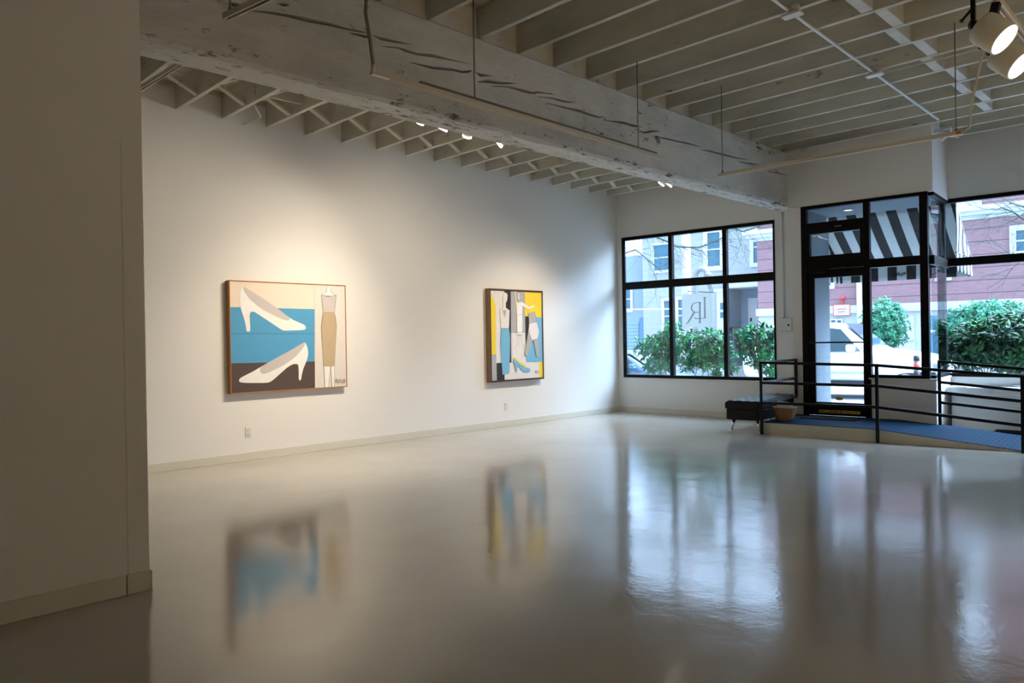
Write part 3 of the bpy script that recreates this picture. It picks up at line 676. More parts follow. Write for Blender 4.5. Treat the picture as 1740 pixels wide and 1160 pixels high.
# shoes and skirt, 1210x1160 crop at (370,460)
S = 1210/240
cv = Canvas((390.8, 476.8), (586.3, 486.6), (392.8, 667.2), (587.6, 656.2), (370, 460, S), .075)
cv.fill([(90, 70), (829, 70), (829, 340), (90, 320)], 'peach'); cv.fill([(90, 309), (829, 328), (829, 780), (90, 797)], 'blue'); cv.fill([(90, 793), (831, 776), (833, 1020), (90, 1070)], 'cocoa')
cv.fill([(829, 100), (1100, 120), (1110, 1010), (833, 1020)], 'ivory')
cv.line([(100, 537), (829, 538)], 'dblue', .006); cv.line([(829, 100), (833, 1010)], 'greyl', .004)
shoeA = [(218,132),(198,150),(188,200),(189,275),(198,330),(222,400),(238,460),(246,521),(262,521),(277,519),(277,470),(272,390),(276,360),(294,346),(320,355),(400,408),(480,460),(545,505),(570,513),(640,510),(720,508),(752,500),(755,482),(742,462),(700,445),(620,408),(540,345),(470,300),(380,240),(300,180),(240,140)]
cv.fill(shoeA, 'white', 1)
cv.fill([(218,134),(245,146),(330,200),(430,265),(520,328),(580,375),(620,408),(610,424),(585,427),(520,402),(430,358),(370,325),(320,285),(270,240),(235,190),(216,155)], 'greyl', 1)
shoeB = [(745,607),(762,640),(775,690),(770,740),(752,790),(735,830),(722,870),(712,938),(692,938),(691,860),(690,810),(676,796),(645,798),(600,822),(545,870),(490,920),(450,952),(410,960),(330,960),(240,960),(190,955),(179,940),(190,918),(240,892),(300,862),(357,828),(440,780),(530,730),(620,682),(700,635)]
cv.fill(shoeB, 'white', 1)
cv.fill([(745,608),(700,634),(620,682),(530,730),(440,780),(365,825),(358,850),(370,878),(395,884),(440,868),(520,832),(600,785),(660,740),(700,700),(735,650),(750,625)], 'greyl', 1)
# figure
cv.fill([(930,140),(962,140),(966,175),(985,195),(1010,212),(985,250),(905,250),(886,210),(918,192),(932,178)], 'white')
cv.fill([(884,206),(905,212),(945,220),(985,216),(1013,208),(1005,280),(998,352),(904,352),(894,290)], 'greyl')
cv.fill([(904,352),(994,352),(1010,400),(1016,470),(1010,560),(1003,690),(997,816),(905,816),(900,690),(889,560),(884,480),(892,400)], 'tan')
cv.fill([(908,818),(962,818),(948,1000),(915,1000)], 'white'); cv.fill([(965,818),(998,818),(998,998),(975,998)], 'white')
for ln in ([(932,140),(932,178),(918,192),(886,208)], [(962,140),(966,175),(985,195),(1012,210)], [(908,818),(916,1000)], [(962,818),(948,1000)], [(966,818),(976,998)], [(998,816),(998,998)], [(884,206),(945,220),(1013,208)], [(884,206),(894,290),(904,352)], [(1013,208),(1005,280),(998,352)], [(904,352),(884,480),(905,816)], [(994,352),(1016,470),(997,816)]): cv.line(ln, 'line', .0032)
GL = {'R': [[(0,1),(0,0)], [(0,0),(.7,.1),(.75,.4),(0,.5)], [(.2,.5),(.8,1)]], 'U': [[(0,.1),(0,.8),(.35,1),(.7,.8),(.75,0)]], 'S': [[(.8,.05),(.2,.15),(.1,.4),(.7,.6),(.75,.85),(.2,1),(0,.95)]], 'S2': [[(.1,.1),(.6,.6),(.9,.2)], [(.6,.6),(.2,1.2)]], 'O': [[(.4,0),(.05,.35),(.2,.9),(.6,.95),(.8,.5),(.4,0)]]}
for k, ch in enumerate(('R', 'U', 'S', 'S', 'O')):
    ox, oy = 1008+k*17, 924+(k % 2)*5
    for st in GL[ch]: cv.line([(ox+px*13, oy+py*34) for px, py in st], 'line', .006)
painting(cv, 'large framed painting of two white shoes and a tan skirt', 'oak', .012, 0)
# second painting, 844x1160 crop at (800,460)
S = 844/160
cv = Canvas((831.6, 491.5), (921.0, 494.6), (833.6, 649.5), (923.2, 641.8), (800, 460, S), .085)
cv.fill([(150, 150), (650, 170), (660, 980), (160, 1010)], 'pale')
cv.fill([(150,160),(170,175),(222,300),(226,748),(160,752)], 'yel'); cv.fill([(160,750),(227,748),(233,985),(160,1000)], 'grey')
cv.fill([(300,160),(357,165),(363,822),(342,822),(330,500),(300,330)], 'blk'); cv.fill([(230,826),(300,822),(302,985),(234,992)], 'blk')
cv.fill([(357,165),(485,170),(488,552),(360,552)], 'grey'); cv.fill([(485,170),(660,180),(660,418),(486,408)], 'yel'); cv.fill([(486,408),(520,408),(515,520),(490,660)], 'blk')
cv.fill([(575,412),(660,418),(660,815),(498,818),(495,760),(540,630)], 'sky'); cv.fill([(608,815),(660,815),(660,975),(612,975)], 'yel')
cv.fill([(302,826),(608,818),(612,972),(304,985)], 'pale')
# left figure
cv.fill([(296,200),(312,193),(328,215),(325,262),(312,290),(312,330),(346,355),(340,515),(268,515),(256,352),(286,330),(285,240)], 'pale'); cv.fill([(270,517),(340,514),(351,600),(350,700),(345,830),(342,920),(282,932),(272,800),(262,650)], 'sky')
cv.fill([(282,352),(317,352),(302,424)], 'grey')
# right figure
cv.fill([(394,180),(404,180),(410,300),(403,300)], 'white'); cv.fill([(404,282),(442,280),(456,290),(460,310),(458,395),(412,392)], 'white'); cv.fill([(440,280),(455,278),(518,324),(518,343),(458,312)], 'white'); cv.fill([(516,324),(560,309),(568,321),(522,343)], 'white'); cv.fill([(416,200),(434,198),(438,240),(430,270),(418,250)], 'pale')
cv.fill([(412,392),(458,393),(460,480),(457,572),(414,572)], 'white')
for ln in ([(416,572),(410,660),(385,705)], [(430,572),(428,690)], [(445,572),(455,650),(482,690)], [(412,392),(458,393)], [(414,572),(457,572)], [(428,200),(427,300)], [(256,352),(268,515),(340,515)], [(286,240),(285,330),(256,352)], [(357,552),(488,552)], [(365,560),(368,760)], [(403,180),(409,278)]): cv.line(ln, 'line', .003)
# trousers
cv.fill([(510,380),(570,370),(585,460),(520,470)], 'grey'); cv.fill([(520,470),(585,460),(606,540),(595,608),(545,628),(512,540)], 'pale'); cv.fill([(512,540),(545,625),(500,768),(478,750)], 'grey'); cv.fill([(555,615),(596,605),(610,770),(585,770)], 'grey')
# shoe
cv.fill([(378,778),(400,790),(440,830),(485,865),(520,872),(530,890),(520,906),(470,908),(440,880),(425,852),(412,852),(408,910),(398,910),(392,850),(376,815)], 'sky', 1); cv.fill([(380,772),(392,776),(440,818),(490,852),(488,868),(440,838),(385,790)], 'yel')
for ln in ([(510,380),(570,370),(585,460),(606,540),(595,608)], [(520,470),(585,460)], [(512,540),(545,628),(596,605)], [(376,815),(392,850),(398,910)], [(270,517),(262,650),(282,932)], [(340,514),(351,650),(342,920)]): cv.line(ln, 'line', .003)
for k, ch in enumerate(('R', 'U', 'S', 'S')):
    for st in GL[ch]: cv.line([(570+k*10+px*8, 893+py*22) for px, py in st], 'line', .006)
painting(cv, 'tall framed painting of fashion figures with yellow and black panels', 'walnut', .012, .018)

# ------------------------------------------------------------------ small wall things
def outlet(px, py, label):
    c = hit(px, py, 0, XW); t = thing('wall_outlet', label, 'outlet', c)
    mb = MB(); mb.box((XW, c.y-.037, c.z-.06), (XW+.008, c.y+.037, c.z+.06), .003); mb.build('cover_plate', 'plastic', t)
    for s_ in (-1, 1):
        mb = MB(); mb.box((XW+.008, c.y-.018, c.z+s_*.026-.016), (XW+.011, c.y+.018, c.z+s_*.026+.016), .003, m='plastic')
        for k in (-.007, .007): mb.box((XW+.011, c.y+k-.0015, c.z+s_*.026-.006), (XW+.0114, c.y+k+.0015, c.z+s_*.026+.007), m='ink')
        mb.build('socket', None, t)
outlet(422, 734, 'white double outlet on the wall below the shoe painting'); outlet(860, 690, 'white double outlet on the wall below the figure painting')
def wlabel(px, py, label):
    c = hit(px, py, 0, XW); mb = MB(); mb.box((XW, c.y-.055, c.z-.022), (XW+.004, c.y+.055, c.z+.022)); tag(mb.build('wall_label', 'paper'), label, 'label card')
wlabel(613, 595, 'tiny title card on the wall beside the shoe painting'); wlabel(937, 588, 'tiny title card on the wall beside the figure painting')
# switch box with its conduit beside the entrance
a, b = fh(1326, 541, -.01), fh(1345, 562, -.01)
bx = thing('switch_box', 'white electrical box on the pier between window and door', 'electrical box', W((a.x+b.x)/2, -.03, b.z), ANG)
mb = MB(MF); mb.box((a.x+.02, -.07, b.z), (b.x+.02, 0, a.z), .008); mb.build('box_body', 'plastic', bx)
c = fh(1340, 552, -.07); mb = MB(MF); mb.box((c.x-.012, -.078, c.z-.016), (c.x+.012, -.07, c.z+.016), .003); mb.build('switch_button', 'ink', bx)
xc_ = fh(1331, 470, -.01).x
mb = MB(MF); mb.tube([(xc_, -.012, 3.39), (xc_, -.012, a.z)], .011, 8); mb.build('feed_conduit', 'plastic', bx)

# sign hung in the window: mirrored LR monogram seen from behind
SGx, SGy, SGs = 1120, 480, 1392/120
NS = -.018
def sg(q): h = fh(SGx+q[0]/SGs, SGy+q[1]/SGs, NS); return (h.x, h.z)
sgn = thing('window_sign', 'square paper sign with mirrored grey monogram on the window', 'sign', W(*[(sg((750, 870))[0]), NS, sg((750, 870))[1]]), ANG)
mb = MB(MF); mb.prism([sg(p) for p in ((452, 890), (1050, 868), (1036, 200), (446, 236))], 1, NS+.002, NS+.005); mb.build('sign_sheet', 'sign', sgn)
mb = MB(MF)
def glyph(pts): mb.prism([sg(p) for p in pts], 1, NS, NS+.002)
glyph([(866,290),(918,283),(922,296),(912,300),(918,690),(928,704),(886,708),(884,690),(880,304),(868,303)])
glyph([(700,682),(712,684),(722,697),(800,698),(886,694),(886,708),(720,718),(704,716)])
glyph([(800,380),(828,382),(818,400),(820,780),(830,796),(778,800),(786,780),(784,398)])
ro = [(800,382),(740,384),(680,402),(640,440),(622,490),(630,540),(660,575),(700,592),(786,596)]; ri = [(786,578),(715,574),(676,556),(652,520),(648,480),(664,440),(700,412),(745,400),(786,398)]
n_ = len(ro)
for i in range(n_-1):
    j = n_-1-i; glyph([ro[i], ro[i+1], ri[j-1], ri[j]])
glyph([(672,580),(712,592),(575,802),(550,816),(510,822),(520,812),(548,795)])
mb.build('monogram_lettering', 'signink', sgn)

# ------------------------------------------------------------------ platform, ramp, mats
NF = -1.72; UP0_, UP1_, UR = 3.46, 4.96, 6.62
mb = MB(MF); mb.box((UP0_, NF, 0), (UP1_, ND-.003, zt-.008)); plat = mb.build('platform_box', 'base', at=W(UP0_, NF, 0), rz=ANG)
ep = thing('entrance_platform', 'low cream entrance platform with a blue ribbed rubber ramp', 'platform', W(UP0_, NF, 0), ANG)
plat.parent = ep; plat.matrix_world = MI; plat.matrix_parent_inverse = MI; plat.matrix_local = MI
mb = MB(MF); mb.prism([(UP1_, 0), (UR, 0), (UR, .004), (UP1_, zt-.008)], 1, NF, ND-.003); um_ = 5.416; zm_ = (zt-.008)+(.004-zt+.008)*(um_-UP1_)/(UR-UP1_); mb.prism([(um_, 0), (UR, 0), (UR, .004), (um_, zm_)], 1, ND-.003, -.34); mb.build('ramp_wedge', 'base', ep)
mb = MB(MF); mb.box((UP0_-.004, NF-.004, zt-.008), (UP1_, ND-.003, zt), .002, seg=1); mb.build('deck_mat', 'mat', ep)
mb = MB(MF); mb.prism([(UP1_, zt-.008), (UR, .004), (UR+.01, .01), (UP1_, zt)], 1, NF-.004, ND-.003); mb.prism([(um_, zm_), (UR, .004), (UR+.01, .01), (um_, zm_+.008)], 1, ND-.003, -.34); mb.build('ramp_mat', 'mat', ep)
c = fz(1425, 708, zt); mb = MB(MF); mb.box((3.72, -1.0, zt), (4.5, ND-.05, zt+.012), .004); tag(mb.build('door_mat', 'ink'), 'dark door mat on the platform in front of the glass door', 'mat')

# railing: one welded black steel guard; front run, return and back run are separate guards
def railing(name, label, posts, rails, base):
    t = thing(name, label, 'railing', W(*base), ANG)
    for (p, z0, z1) in posts:
        mb = MB(MF); mb.box((p[0]-.019, p[1]-.019, z0), (p[0]+.019, p[1]+.019, z1), .003, seg=1); mb.build('post', 'black', t)
    for pts in rails:
        mb = MB(MF)
        for a, b in zip(pts[:-1], pts[1:]): mb.bar(a, b, .036, .036)
        mb.build('rail', 'black', t)
    return t
NQ = NF-.045
up, um, ur = fh(1293.5, 650, NQ).x, fh(1490.5, 690, NQ).x, fh(1738, 700, NQ).x
def zz(x, y): return fh(x, y, NQ).z
R1 = [(zz(1293, 616), zz(1490, 620.5), zz(1738, 639.5)), (zz(1293, 650), zz(1490, 655.5), zz(1738, 681.5)), (zz(1293, 684), zz(1490, 691.5), zz(1738, 722.8))]
rails = [[(up, NQ, a), (um, NQ, b), (ur, NQ, c)] for a, b, c in R1]
nret = ND-.035
rets = [[(up, NQ, r[0]), (up+.035, nret, r[0])] for r in R1]
railing('front_railing', 'black steel railing along the front edge of platform and ramp', [((up, NQ), 0, R1[0][0]+.018), ((um, NQ), 0, R1[0][1]+.018), ((ur, NQ), 0, R1[0][2]+.018), ((up+.035, nret), R1[2][0]-.02, R1[0][0]+.018)], rails+rets, (up, NQ, 0))
NB = -.40
ub, ue = fh(1596.5, 660, NB).x, 6.75
R2 = [(fh(1596.5, 614, NB).z, fh(1740, 626.5, NB)), (fh(1599, 649, NB).z, fh(1735, 663, NB)), (fh(1599, 683.5, NB).z, fh(1735, 699.5, NB))]
def ext(r): p = r[1]; k = (p.z-r[0])/(p.x-ub); return [(ub, NB, r[0]), (ue, NB, r[0]+k*(ue-ub))]
zrb = zt*(UR-ub)/(UR-UP1_)
railing('back_railing', 'black steel railing along the back edge of the ramp', [((ub, NB), zrb+.002, R2[0][0]+.018), ((ue, NB), 0, ext(R2[0])[1][2]+.018)], [ext(r) for r in R2], (ub, NB, 0))

# ------------------------------------------------------------------ bench
BU0, BU1, BN0, BN1, BZ = 2.90, 3.415, -1.72, -.09, .452
bn = thing('leather_bench', 'tufted black leather bench with tapered chrome legs beside the platform', 'bench', W((BU0+BU1)/2, (BN0+BN1)/2, 0), ANG)
mb = MB(MF); mb.box((BU0+.012, BN0+.012, .175), (BU1-.012, BN1-.012, .33), .012); mb.build('seat_box', 'leather', bn)
mb = MB(MF); nu, nn = 24, 66
def ct(i, j):
    a, b = i/nu, j/nn; u = BU0+(BU1-BU0)*a; n = BN0+(BN1-BN0)*b
    ed = min(a*(BU1-BU0), (1-a)*(BU1-BU0), b*(BN1-BN0), (1-b)*(BN1-BN0)); z = BZ-.03*max(0, 1-ed/.05)**2
    z -= .016*(abs(math.sin(a*PI*4))*abs(math.sin(b*PI*12)) < .10)*(1-abs(math.cos(a*PI*4))**8)
    z += .008*abs(math.sin(a*PI*4)*math.sin(b*PI*12))
    return (u, n, z)
top = [[ct(i, j) for i in range(nu+1)] for j in range(nn+1)]
mb.grid(top)
rim_ = [(i, 0) for i in range(nu)]+[(nu, j) for j in range(nn)]+[(nu-i, nn) for i in range(nu)]+[(0, nn-j) for j in range(nn)]
mb.grid([[ct(*q) for q in rim_], [(lambda p: (p[0]+.004*((p[0] > 3.15)*2-1), p[1], .385))(ct(*q)) for q in rim_], [(ct(*q)[0], ct(*q)[1], .335) for q in rim_]], closed_u=True, caps=False)
mb.face([(BU0, BN0, .335), (BU1, BN0, .335), (BU1, BN1, .335), (BU0, BN1, .335)])
mb.build('seat_cushion', 'leather', bn, weld=True)
for su in (0, 1):
    for sn in (0, 1):
        u, n = (BU0+.10, BU1-.06)[su], (BN0+.09, BN1-.09)[sn]; sx_, sn_ = (-1, 1)[su], (-1, 1)[sn]
        mb = MB(MF); mb.tube([(u, n, .18), (u+sx_*.035, n+sn_*.03, .02)], [.026, .012], 14); mb.lathe([(.0, 0), (.02, 0), (.02, .01), (.012, .022)], (u+sx_*.036, n+sn_*.031, .001), (0, 0, 1), 14); mb.build('leg', 'chrome', bn)

# ------------------------------------------------------------------ basket with papers
c = fz(1328.5, 716, zt); bu, bnn = c.x+.0, c.y+.12
bk = thing('wicker_basket', 'round wicker basket of papers on the platform corner', 'basket', W(bu, bnn, zt), ANG)
mb = MB(MF)
prof = [(.0, .0), (.095, .0), (.115, .03), (.14, .09), (.155, .15), (.162, .185), (.155, .195), (.145, .185), (.13, .12), (.10, .03), (0, .02)]
rows = []
seg = 48
for r, h in [(prof[i][0]+(prof[i+1][0]-prof[i][0])*k/5, prof[i][1]+(prof[i+1][1]-prof[i][1])*k/5) for i in range(len(prof)-1) for k in range(5)]+[prof[-1]]:
    rows.append([(bu+(r+(.007*math.sin(k*PI/2)*math.sin(h*210) if .02 < h else 0)*(r > .02))*math.cos(k*2*PI/seg), bnn+(r+(.007*math.sin(k*PI/2)*math.sin(h*210) if .02 < h else 0)*(r > .02))*math.sin(k*2*PI/seg), zt+.001+h) for k in range(seg)])
mb.grid(rows, closed_u=True); mb.build('basket_body', 'wicker', bk, weld=True)
mb = MB(MF); mb.tube([(bu+.16*math.cos(k*PI/16), bnn+.16*math.sin(k*PI/16), zt+.19) for k in range(32)], .011, 8, closed=True); mb.build('rim', 'wicker', bk)
for k in range(12):
    a = k*PI/6; mb2 = MB(MF); mb2.tube([(bu+r*math.cos(a), bnn+r*math.sin(a), zt+h) for r, h in ((.103, .01), (.122, .04), (.148, .1), (.163, .17))], .005, 6); mb2.build('stake', 'wicker', bk)
for k, (dx, dy, tilt, mt, lb, zt_) in enumerate(((-.02, -.02, .25, 'paper', 'white paper sheets standing in the wicker basket', .25), (.03, .03, -.2, 'paper', 'white folded brochure leaning in the wicker basket', .225), (-.085, .0, .1, 'orange', 'small orange paper sticking up at the basket rim', .265))):
    w_ = .09 if mt == 'paper' else .014
    mb = MB(MF); mb.bar((bu+dx-tilt*.08, bnn+dy, zt+.035), (bu+dx+tilt*.06, bnn+dy, zt+zt_+.03), w_*2, .006, up=(0, 1, 0)); tag(mb.build('paper_sheet', mt), lb, 'paper')

# ------------------------------------------------------------------ display plinth in the bay with papers, dark pad behind the ramp
pl = thing('display_shelf', 'long white display shelf under the right window', 'shelf', W(6.4, .3, 0), ANG)
mb = MB(MF); mb.box((5.415, .20, .495), (9.0, NR-.005, .61), .006); mb.build('shelf_top', 'wall', pl)
mb = MB(MF); mb.box((5.46, .30, 0), (8.95, NR-.01, .495)); mb.build('shelf_base', 'wall', pl)
for k, (px, py, w_, d_, lb) in enumerate(((1690, 654, .22, .15, 'flat white papers lying on the display shelf'), (1738, 656, .2, .17, 'white booklet on the display shelf by the photo edge'), (1631, 657, .14, .10, 'small pale card at the near end of the display shelf'))):
    q = fz(px, py+1, .612); mb = MB(MF); mb.box((q.x-w_/2, max(q.y-d_/2, .22), .611), (q.x+w_/2, max(q.y-d_/2, .22)+d_, .611+.012*(1+k % 2)), .002); tag(mb.build('paper_stack', 'paper'), lb, 'paper')
q = fz(1722, 735, .02); mb = MB(MF); mb.box((q.x-.22, -.02, 0), (q.x+.6, .24, .035), .01); tag(mb.build('floor_pad', 'ink'), 'dark flat pad on the floor behind the ramp', 'pad')
# ------------------------------------------------------------------ outside: alcove, awning
mb = MB(MF); mb.box((3.62, ND, 0), (5.30, NR+.25, .15)); structure(mb.build('floor_alcove', 'walk', at=W(4.4, 0, 0), rz=ANG))
mb = MB(MF); mb.box((3.615, ND+.1, .15), (3.64, .74, HZ-.01)); mb.box((3.64, ND+.1, HZ-.03), (5.33, .74, HZ-.008)); structure(mb.build('trim_3', 'soffit', at=W(3.62, 0, 0), rz=ANG))
c = fz(1441, 356, HZ-.03)
dlt = thing('alcove_downlight', 'small lit downlight in the alcove ceiling above the door', 'ceiling light', W(c.x, c.y, HZ-.045), ANG)
mb = MB(MF); mb.lathe([(.075, 0), (.075, -.012), (.055, -.014), (.055, 0)], (c.x, c.y, HZ-.03), (0, 0, 1), 24); mb.build('trim_ring', 'plastic', dlt)
mb = MB(MF); mb.lathe([(0, -.004), (.055, -.004)], (c.x, c.y, HZ-.03), (0, 0, 1), 20); mb.build('lens', 'lens_dim', dlt)
# awning: front slope, two cheeks and a valance, striped
AU0, AU1, AN0, AN1, AZ0, AZ1, AZV = 3.40, 5.46, .78, 2.10, 3.34, 2.60, 2.315
aw = thing('striped_awning', 'black and white striped canvas awning outside over the door', 'awning', W((AU0+AU1)/2, AN0, AZV), ANG)
def cloth(name, fn, nu, nv, sfn, sub=True):
    mb = MB(MF); lay = mb.bm.loops.layers.float.new('stripe') if False else mb.bm.verts.layers.float.new('stripe')
    vs = [[mb.v(fn(i/nu, j/nv)) for i in range(nu+1)] for j in range(nv+1)]
    for j in range(nv+1):
        for i in range(nu+1): vs[j][i][lay] = sfn(i/nu, j/nv)
    for j in range(nv):
        for i in range(nu):
            f = mb.bm.faces.new((vs[j][i], vs[j][i+1], vs[j+1][i+1], vs[j+1][i])); f.smooth = True
    o = mb.build(name, 'stripe', aw); md = o.modifiers.new('thick', 'SOLIDIFY'); md.thickness = .004
    return o
AW = AU1-AU0
cloth('canopy_slope', lambda a, b: (AU0+AW*a, AN0+(AN1-AN0)*b, AZ0+(AZ1-AZ0)*b-.025*math.sin(PI*b)), 40, 12, lambda a, b: 10+AW*a)
cloth('valance', lambda a, b: (AU0+AW*a, AN1+.012*math.sin(a*40)*b, AZ1-(AZ1-AZV)*b), 60, 4, lambda a, b: 10+AW*a)
for uu in (AU0, AU1):
    cloth('cheek', lambda a, b, uu=uu: (uu+.02*math.sin(a*9+b*3)*b*(1-a*.4), AN0+(AN1-AN0)*a, (AZ0+(AZ1-AZ0)*a)*(1-b)+(AZ1-.02*a)*b-.001), 24, 10, lambda a, b: 10+(AN1-AN0)*a)
    cloth('cheek_valance', lambda a, b, uu=uu: (uu+.012*math.sin(a*26)*b, AN0+(AN1-AN0)*a, AZ1-(AZ1-AZV)*b), 30, 4, lambda a, b: 10+(AN1-AN0)*a)
mb = MB(MF)
for a, b in (((AU0, AN0, AZ1), (AU0, AN1, AZ1)), ((AU1, AN0, AZ1), (AU1, AN1, AZ1)), ((AU0, AN1, AZ1), (AU1, AN1, AZ1)), ((AU0, AN0, AZ0), (AU0, AN1, AZ1)), ((AU1, AN0, AZ0), (AU1, AN1, AZ1))): mb.tube([a, b], .013, 6)
mb.build('awning_frame', 'steel', aw)
# faint dark script on the valance, seen from behind
mb = MB(MF)
x0 = fh(1528, 466, AN1-.03)
pts = [(x0.x+.10-.2*k/26, AN1-.018, x0.z+.03*math.sin(k*1.35)+.012*math.sin(k*.5)) for k in range(27)]; mb.tube(pts, .005, 5); mb.build('valance_lettering', 'ink', aw)

# ------------------------------------------------------------------ ground
def gz(u, n): return -.02+.035*min(0, u-2.0)*min(1, max(0, (n-2)/3))
def ground(name, n0, n1, dz, mat, u0=-16, u1=16, k=24):
    mb = MB(MF); nn = 6; mb.grid([[(u0+(u1-u0)*i/k, n0+(n1-n0)*j/nn, gz(u0+(u1-u0)*i/k, n0+(n1-n0)*j/nn)+dz) for i in range(k+1)] for j in range(nn+1)], smooth=False)
    return structure(mb.build(name, mat, at=W((u0+u1)/2, n0, 0), rz=ANG))
ground('pavement_near', .25, 3.6, .0, 'walk'); ground('street', 3.6, 11.0, -.06, 'asphalt'); ground('pavement_far', 11.0, 26, .02, 'walk', u0=-30, u1=30)
mb = MB(MF); mb.box((-16, 3.45, -.6), (16, 3.62, -.025)); structure(mb.build('kerb', 'walk', at=W(0, 3.5, 0), rz=ANG))

# ------------------------------------------------------------------ plants
def foliage(mb, centre, radii, count, size, lay, seed, shell=.55, up=.35):
    rnd = random.Random(seed); c = Vector(centre)
    for k in range(count):
        while True:
            d = Vector((rnd.uniform(-1, 1), rnd.uniform(-1, 1), rnd.uniform(-1, 1)))
            if .05 < d.length < 1: break
        d.normalize(); rr = shell+(1.06-shell)*rnd.random()
        rr *= 1+.22*noise.noise(d*2.3+Vector((seed, 0, 0)))
        p = c+Vector((d.x*radii[0], d.y*radii[1], d.z*radii[2]))*rr
        ax = (d+Vector((rnd.uniform(-.6, .6), rnd.uniform(-.6, .6), up+rnd.uniform(-.3, .5)))).normalized()
        ref = Vector((rnd.uniform(-1, 1), rnd.uniform(-1, 1), rnd.uniform(-1, 1))); s0 = ax.cross(ref).normalized(); s1 = ax.cross(s0)
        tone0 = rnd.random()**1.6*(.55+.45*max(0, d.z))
        for q in range(rnd.randint(5, 8)):
            a = q*2.4+rnd.random(); r_ = s0*math.cos(a)+s1*math.sin(a)
            dr = (ax*rnd.uniform(.2, .9)+r_).normalized(); sz = size*rnd.uniform(.7, 1.3); sd = dr.cross(ax).normalized()*sz*.22; nm = sd.cross(dr).normalized()
            o = p+ax*sz*.25*q*.3
            P = [o, o+dr*sz*.4+sd-nm*sz*.05, o+dr*sz*1.0-nm*sz*.15, o+dr*sz*.4-sd-nm*sz*.05, o+dr*sz*.45+nm*sz*.03]
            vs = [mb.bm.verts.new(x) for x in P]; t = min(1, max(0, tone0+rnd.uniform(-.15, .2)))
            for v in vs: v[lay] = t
            for f in ((0, 1, 4), (1, 2, 4), (2, 3, 4), (3, 0, 4)): mb.bm.faces.new([vs[i] for i in f])
def shrub(name, label, base, blobs, size, mat, group, seed, stems=5):
    t = thing(name, label, 'shrub', base, 0, group)
    mb = MB(); lay = mb.bm.verts.layers.float.new('tone')
    for i, (c, r, n_) in enumerate(blobs): foliage(mb, c, r, n_, size, lay, seed*10+i)
    mb.build('foliage', mat, t)
    rnd = random.Random(seed)
    for k in range(stems):
        c = Vector(blobs[k % len(blobs)][0]); b = Vector(base)+Vector((rnd.uniform(-.08, .08), rnd.uniform(-.08, .08), 0))
        mid = b.lerp(c, .55)+Vector((rnd.uniform(-.1, .1), rnd.uniform(-.1, .1), 0)); e = c+Vector((rnd.uniform(-.25, .25), rnd.uniform(-.2, .2), rnd.uniform(-.05, .3)))
        mb = MB(); mb.tube([b, mid, e], [.018, .013, .005], 6); mb.build('stem', 'bark', t)
def blob(px, py, n, ru, rz_, rn, cnt):
    c = fh(px, py, n); return (W(c.x, n, c.z), (ru, rn, rz_), cnt)
GB = 'laurel shrubs in front of the left window'
def gpos(px, n, z=0): return W(fh(px, 640, n).x, n, z)
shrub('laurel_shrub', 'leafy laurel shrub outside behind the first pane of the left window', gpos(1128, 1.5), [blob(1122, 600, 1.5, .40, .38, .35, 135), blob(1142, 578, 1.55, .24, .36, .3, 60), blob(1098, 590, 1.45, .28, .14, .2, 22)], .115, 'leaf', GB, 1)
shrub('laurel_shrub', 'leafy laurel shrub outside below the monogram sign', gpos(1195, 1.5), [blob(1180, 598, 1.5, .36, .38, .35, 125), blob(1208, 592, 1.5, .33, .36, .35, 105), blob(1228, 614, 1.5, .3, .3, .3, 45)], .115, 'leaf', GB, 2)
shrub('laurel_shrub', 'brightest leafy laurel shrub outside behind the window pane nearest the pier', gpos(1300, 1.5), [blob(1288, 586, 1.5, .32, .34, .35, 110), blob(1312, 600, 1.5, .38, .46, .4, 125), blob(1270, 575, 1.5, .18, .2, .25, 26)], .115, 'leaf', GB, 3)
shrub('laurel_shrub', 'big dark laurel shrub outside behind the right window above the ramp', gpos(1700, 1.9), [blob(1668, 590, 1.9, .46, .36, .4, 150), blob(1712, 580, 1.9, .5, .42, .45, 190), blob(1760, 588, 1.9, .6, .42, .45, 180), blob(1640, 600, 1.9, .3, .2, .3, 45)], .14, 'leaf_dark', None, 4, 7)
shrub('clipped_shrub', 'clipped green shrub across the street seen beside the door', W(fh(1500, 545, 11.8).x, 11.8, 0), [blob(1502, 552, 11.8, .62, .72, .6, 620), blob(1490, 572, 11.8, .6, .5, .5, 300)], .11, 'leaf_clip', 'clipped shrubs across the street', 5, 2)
shrub('clipped_shrub', 'wide pale green clipped shrub across the street behind the dark laurel', W(fh(1670, 560, 11.8).x, 11.8, 0), [blob(1665, 556, 11.8, 1.0, .62, .7, 800), blob(1690, 545, 11.8, .85, .5, .6, 420), blob(1655, 585, 11.8, .9, .6, .6, 380)], .11, 'leaf_clip', 'clipped shrubs across the street', 6, 2)

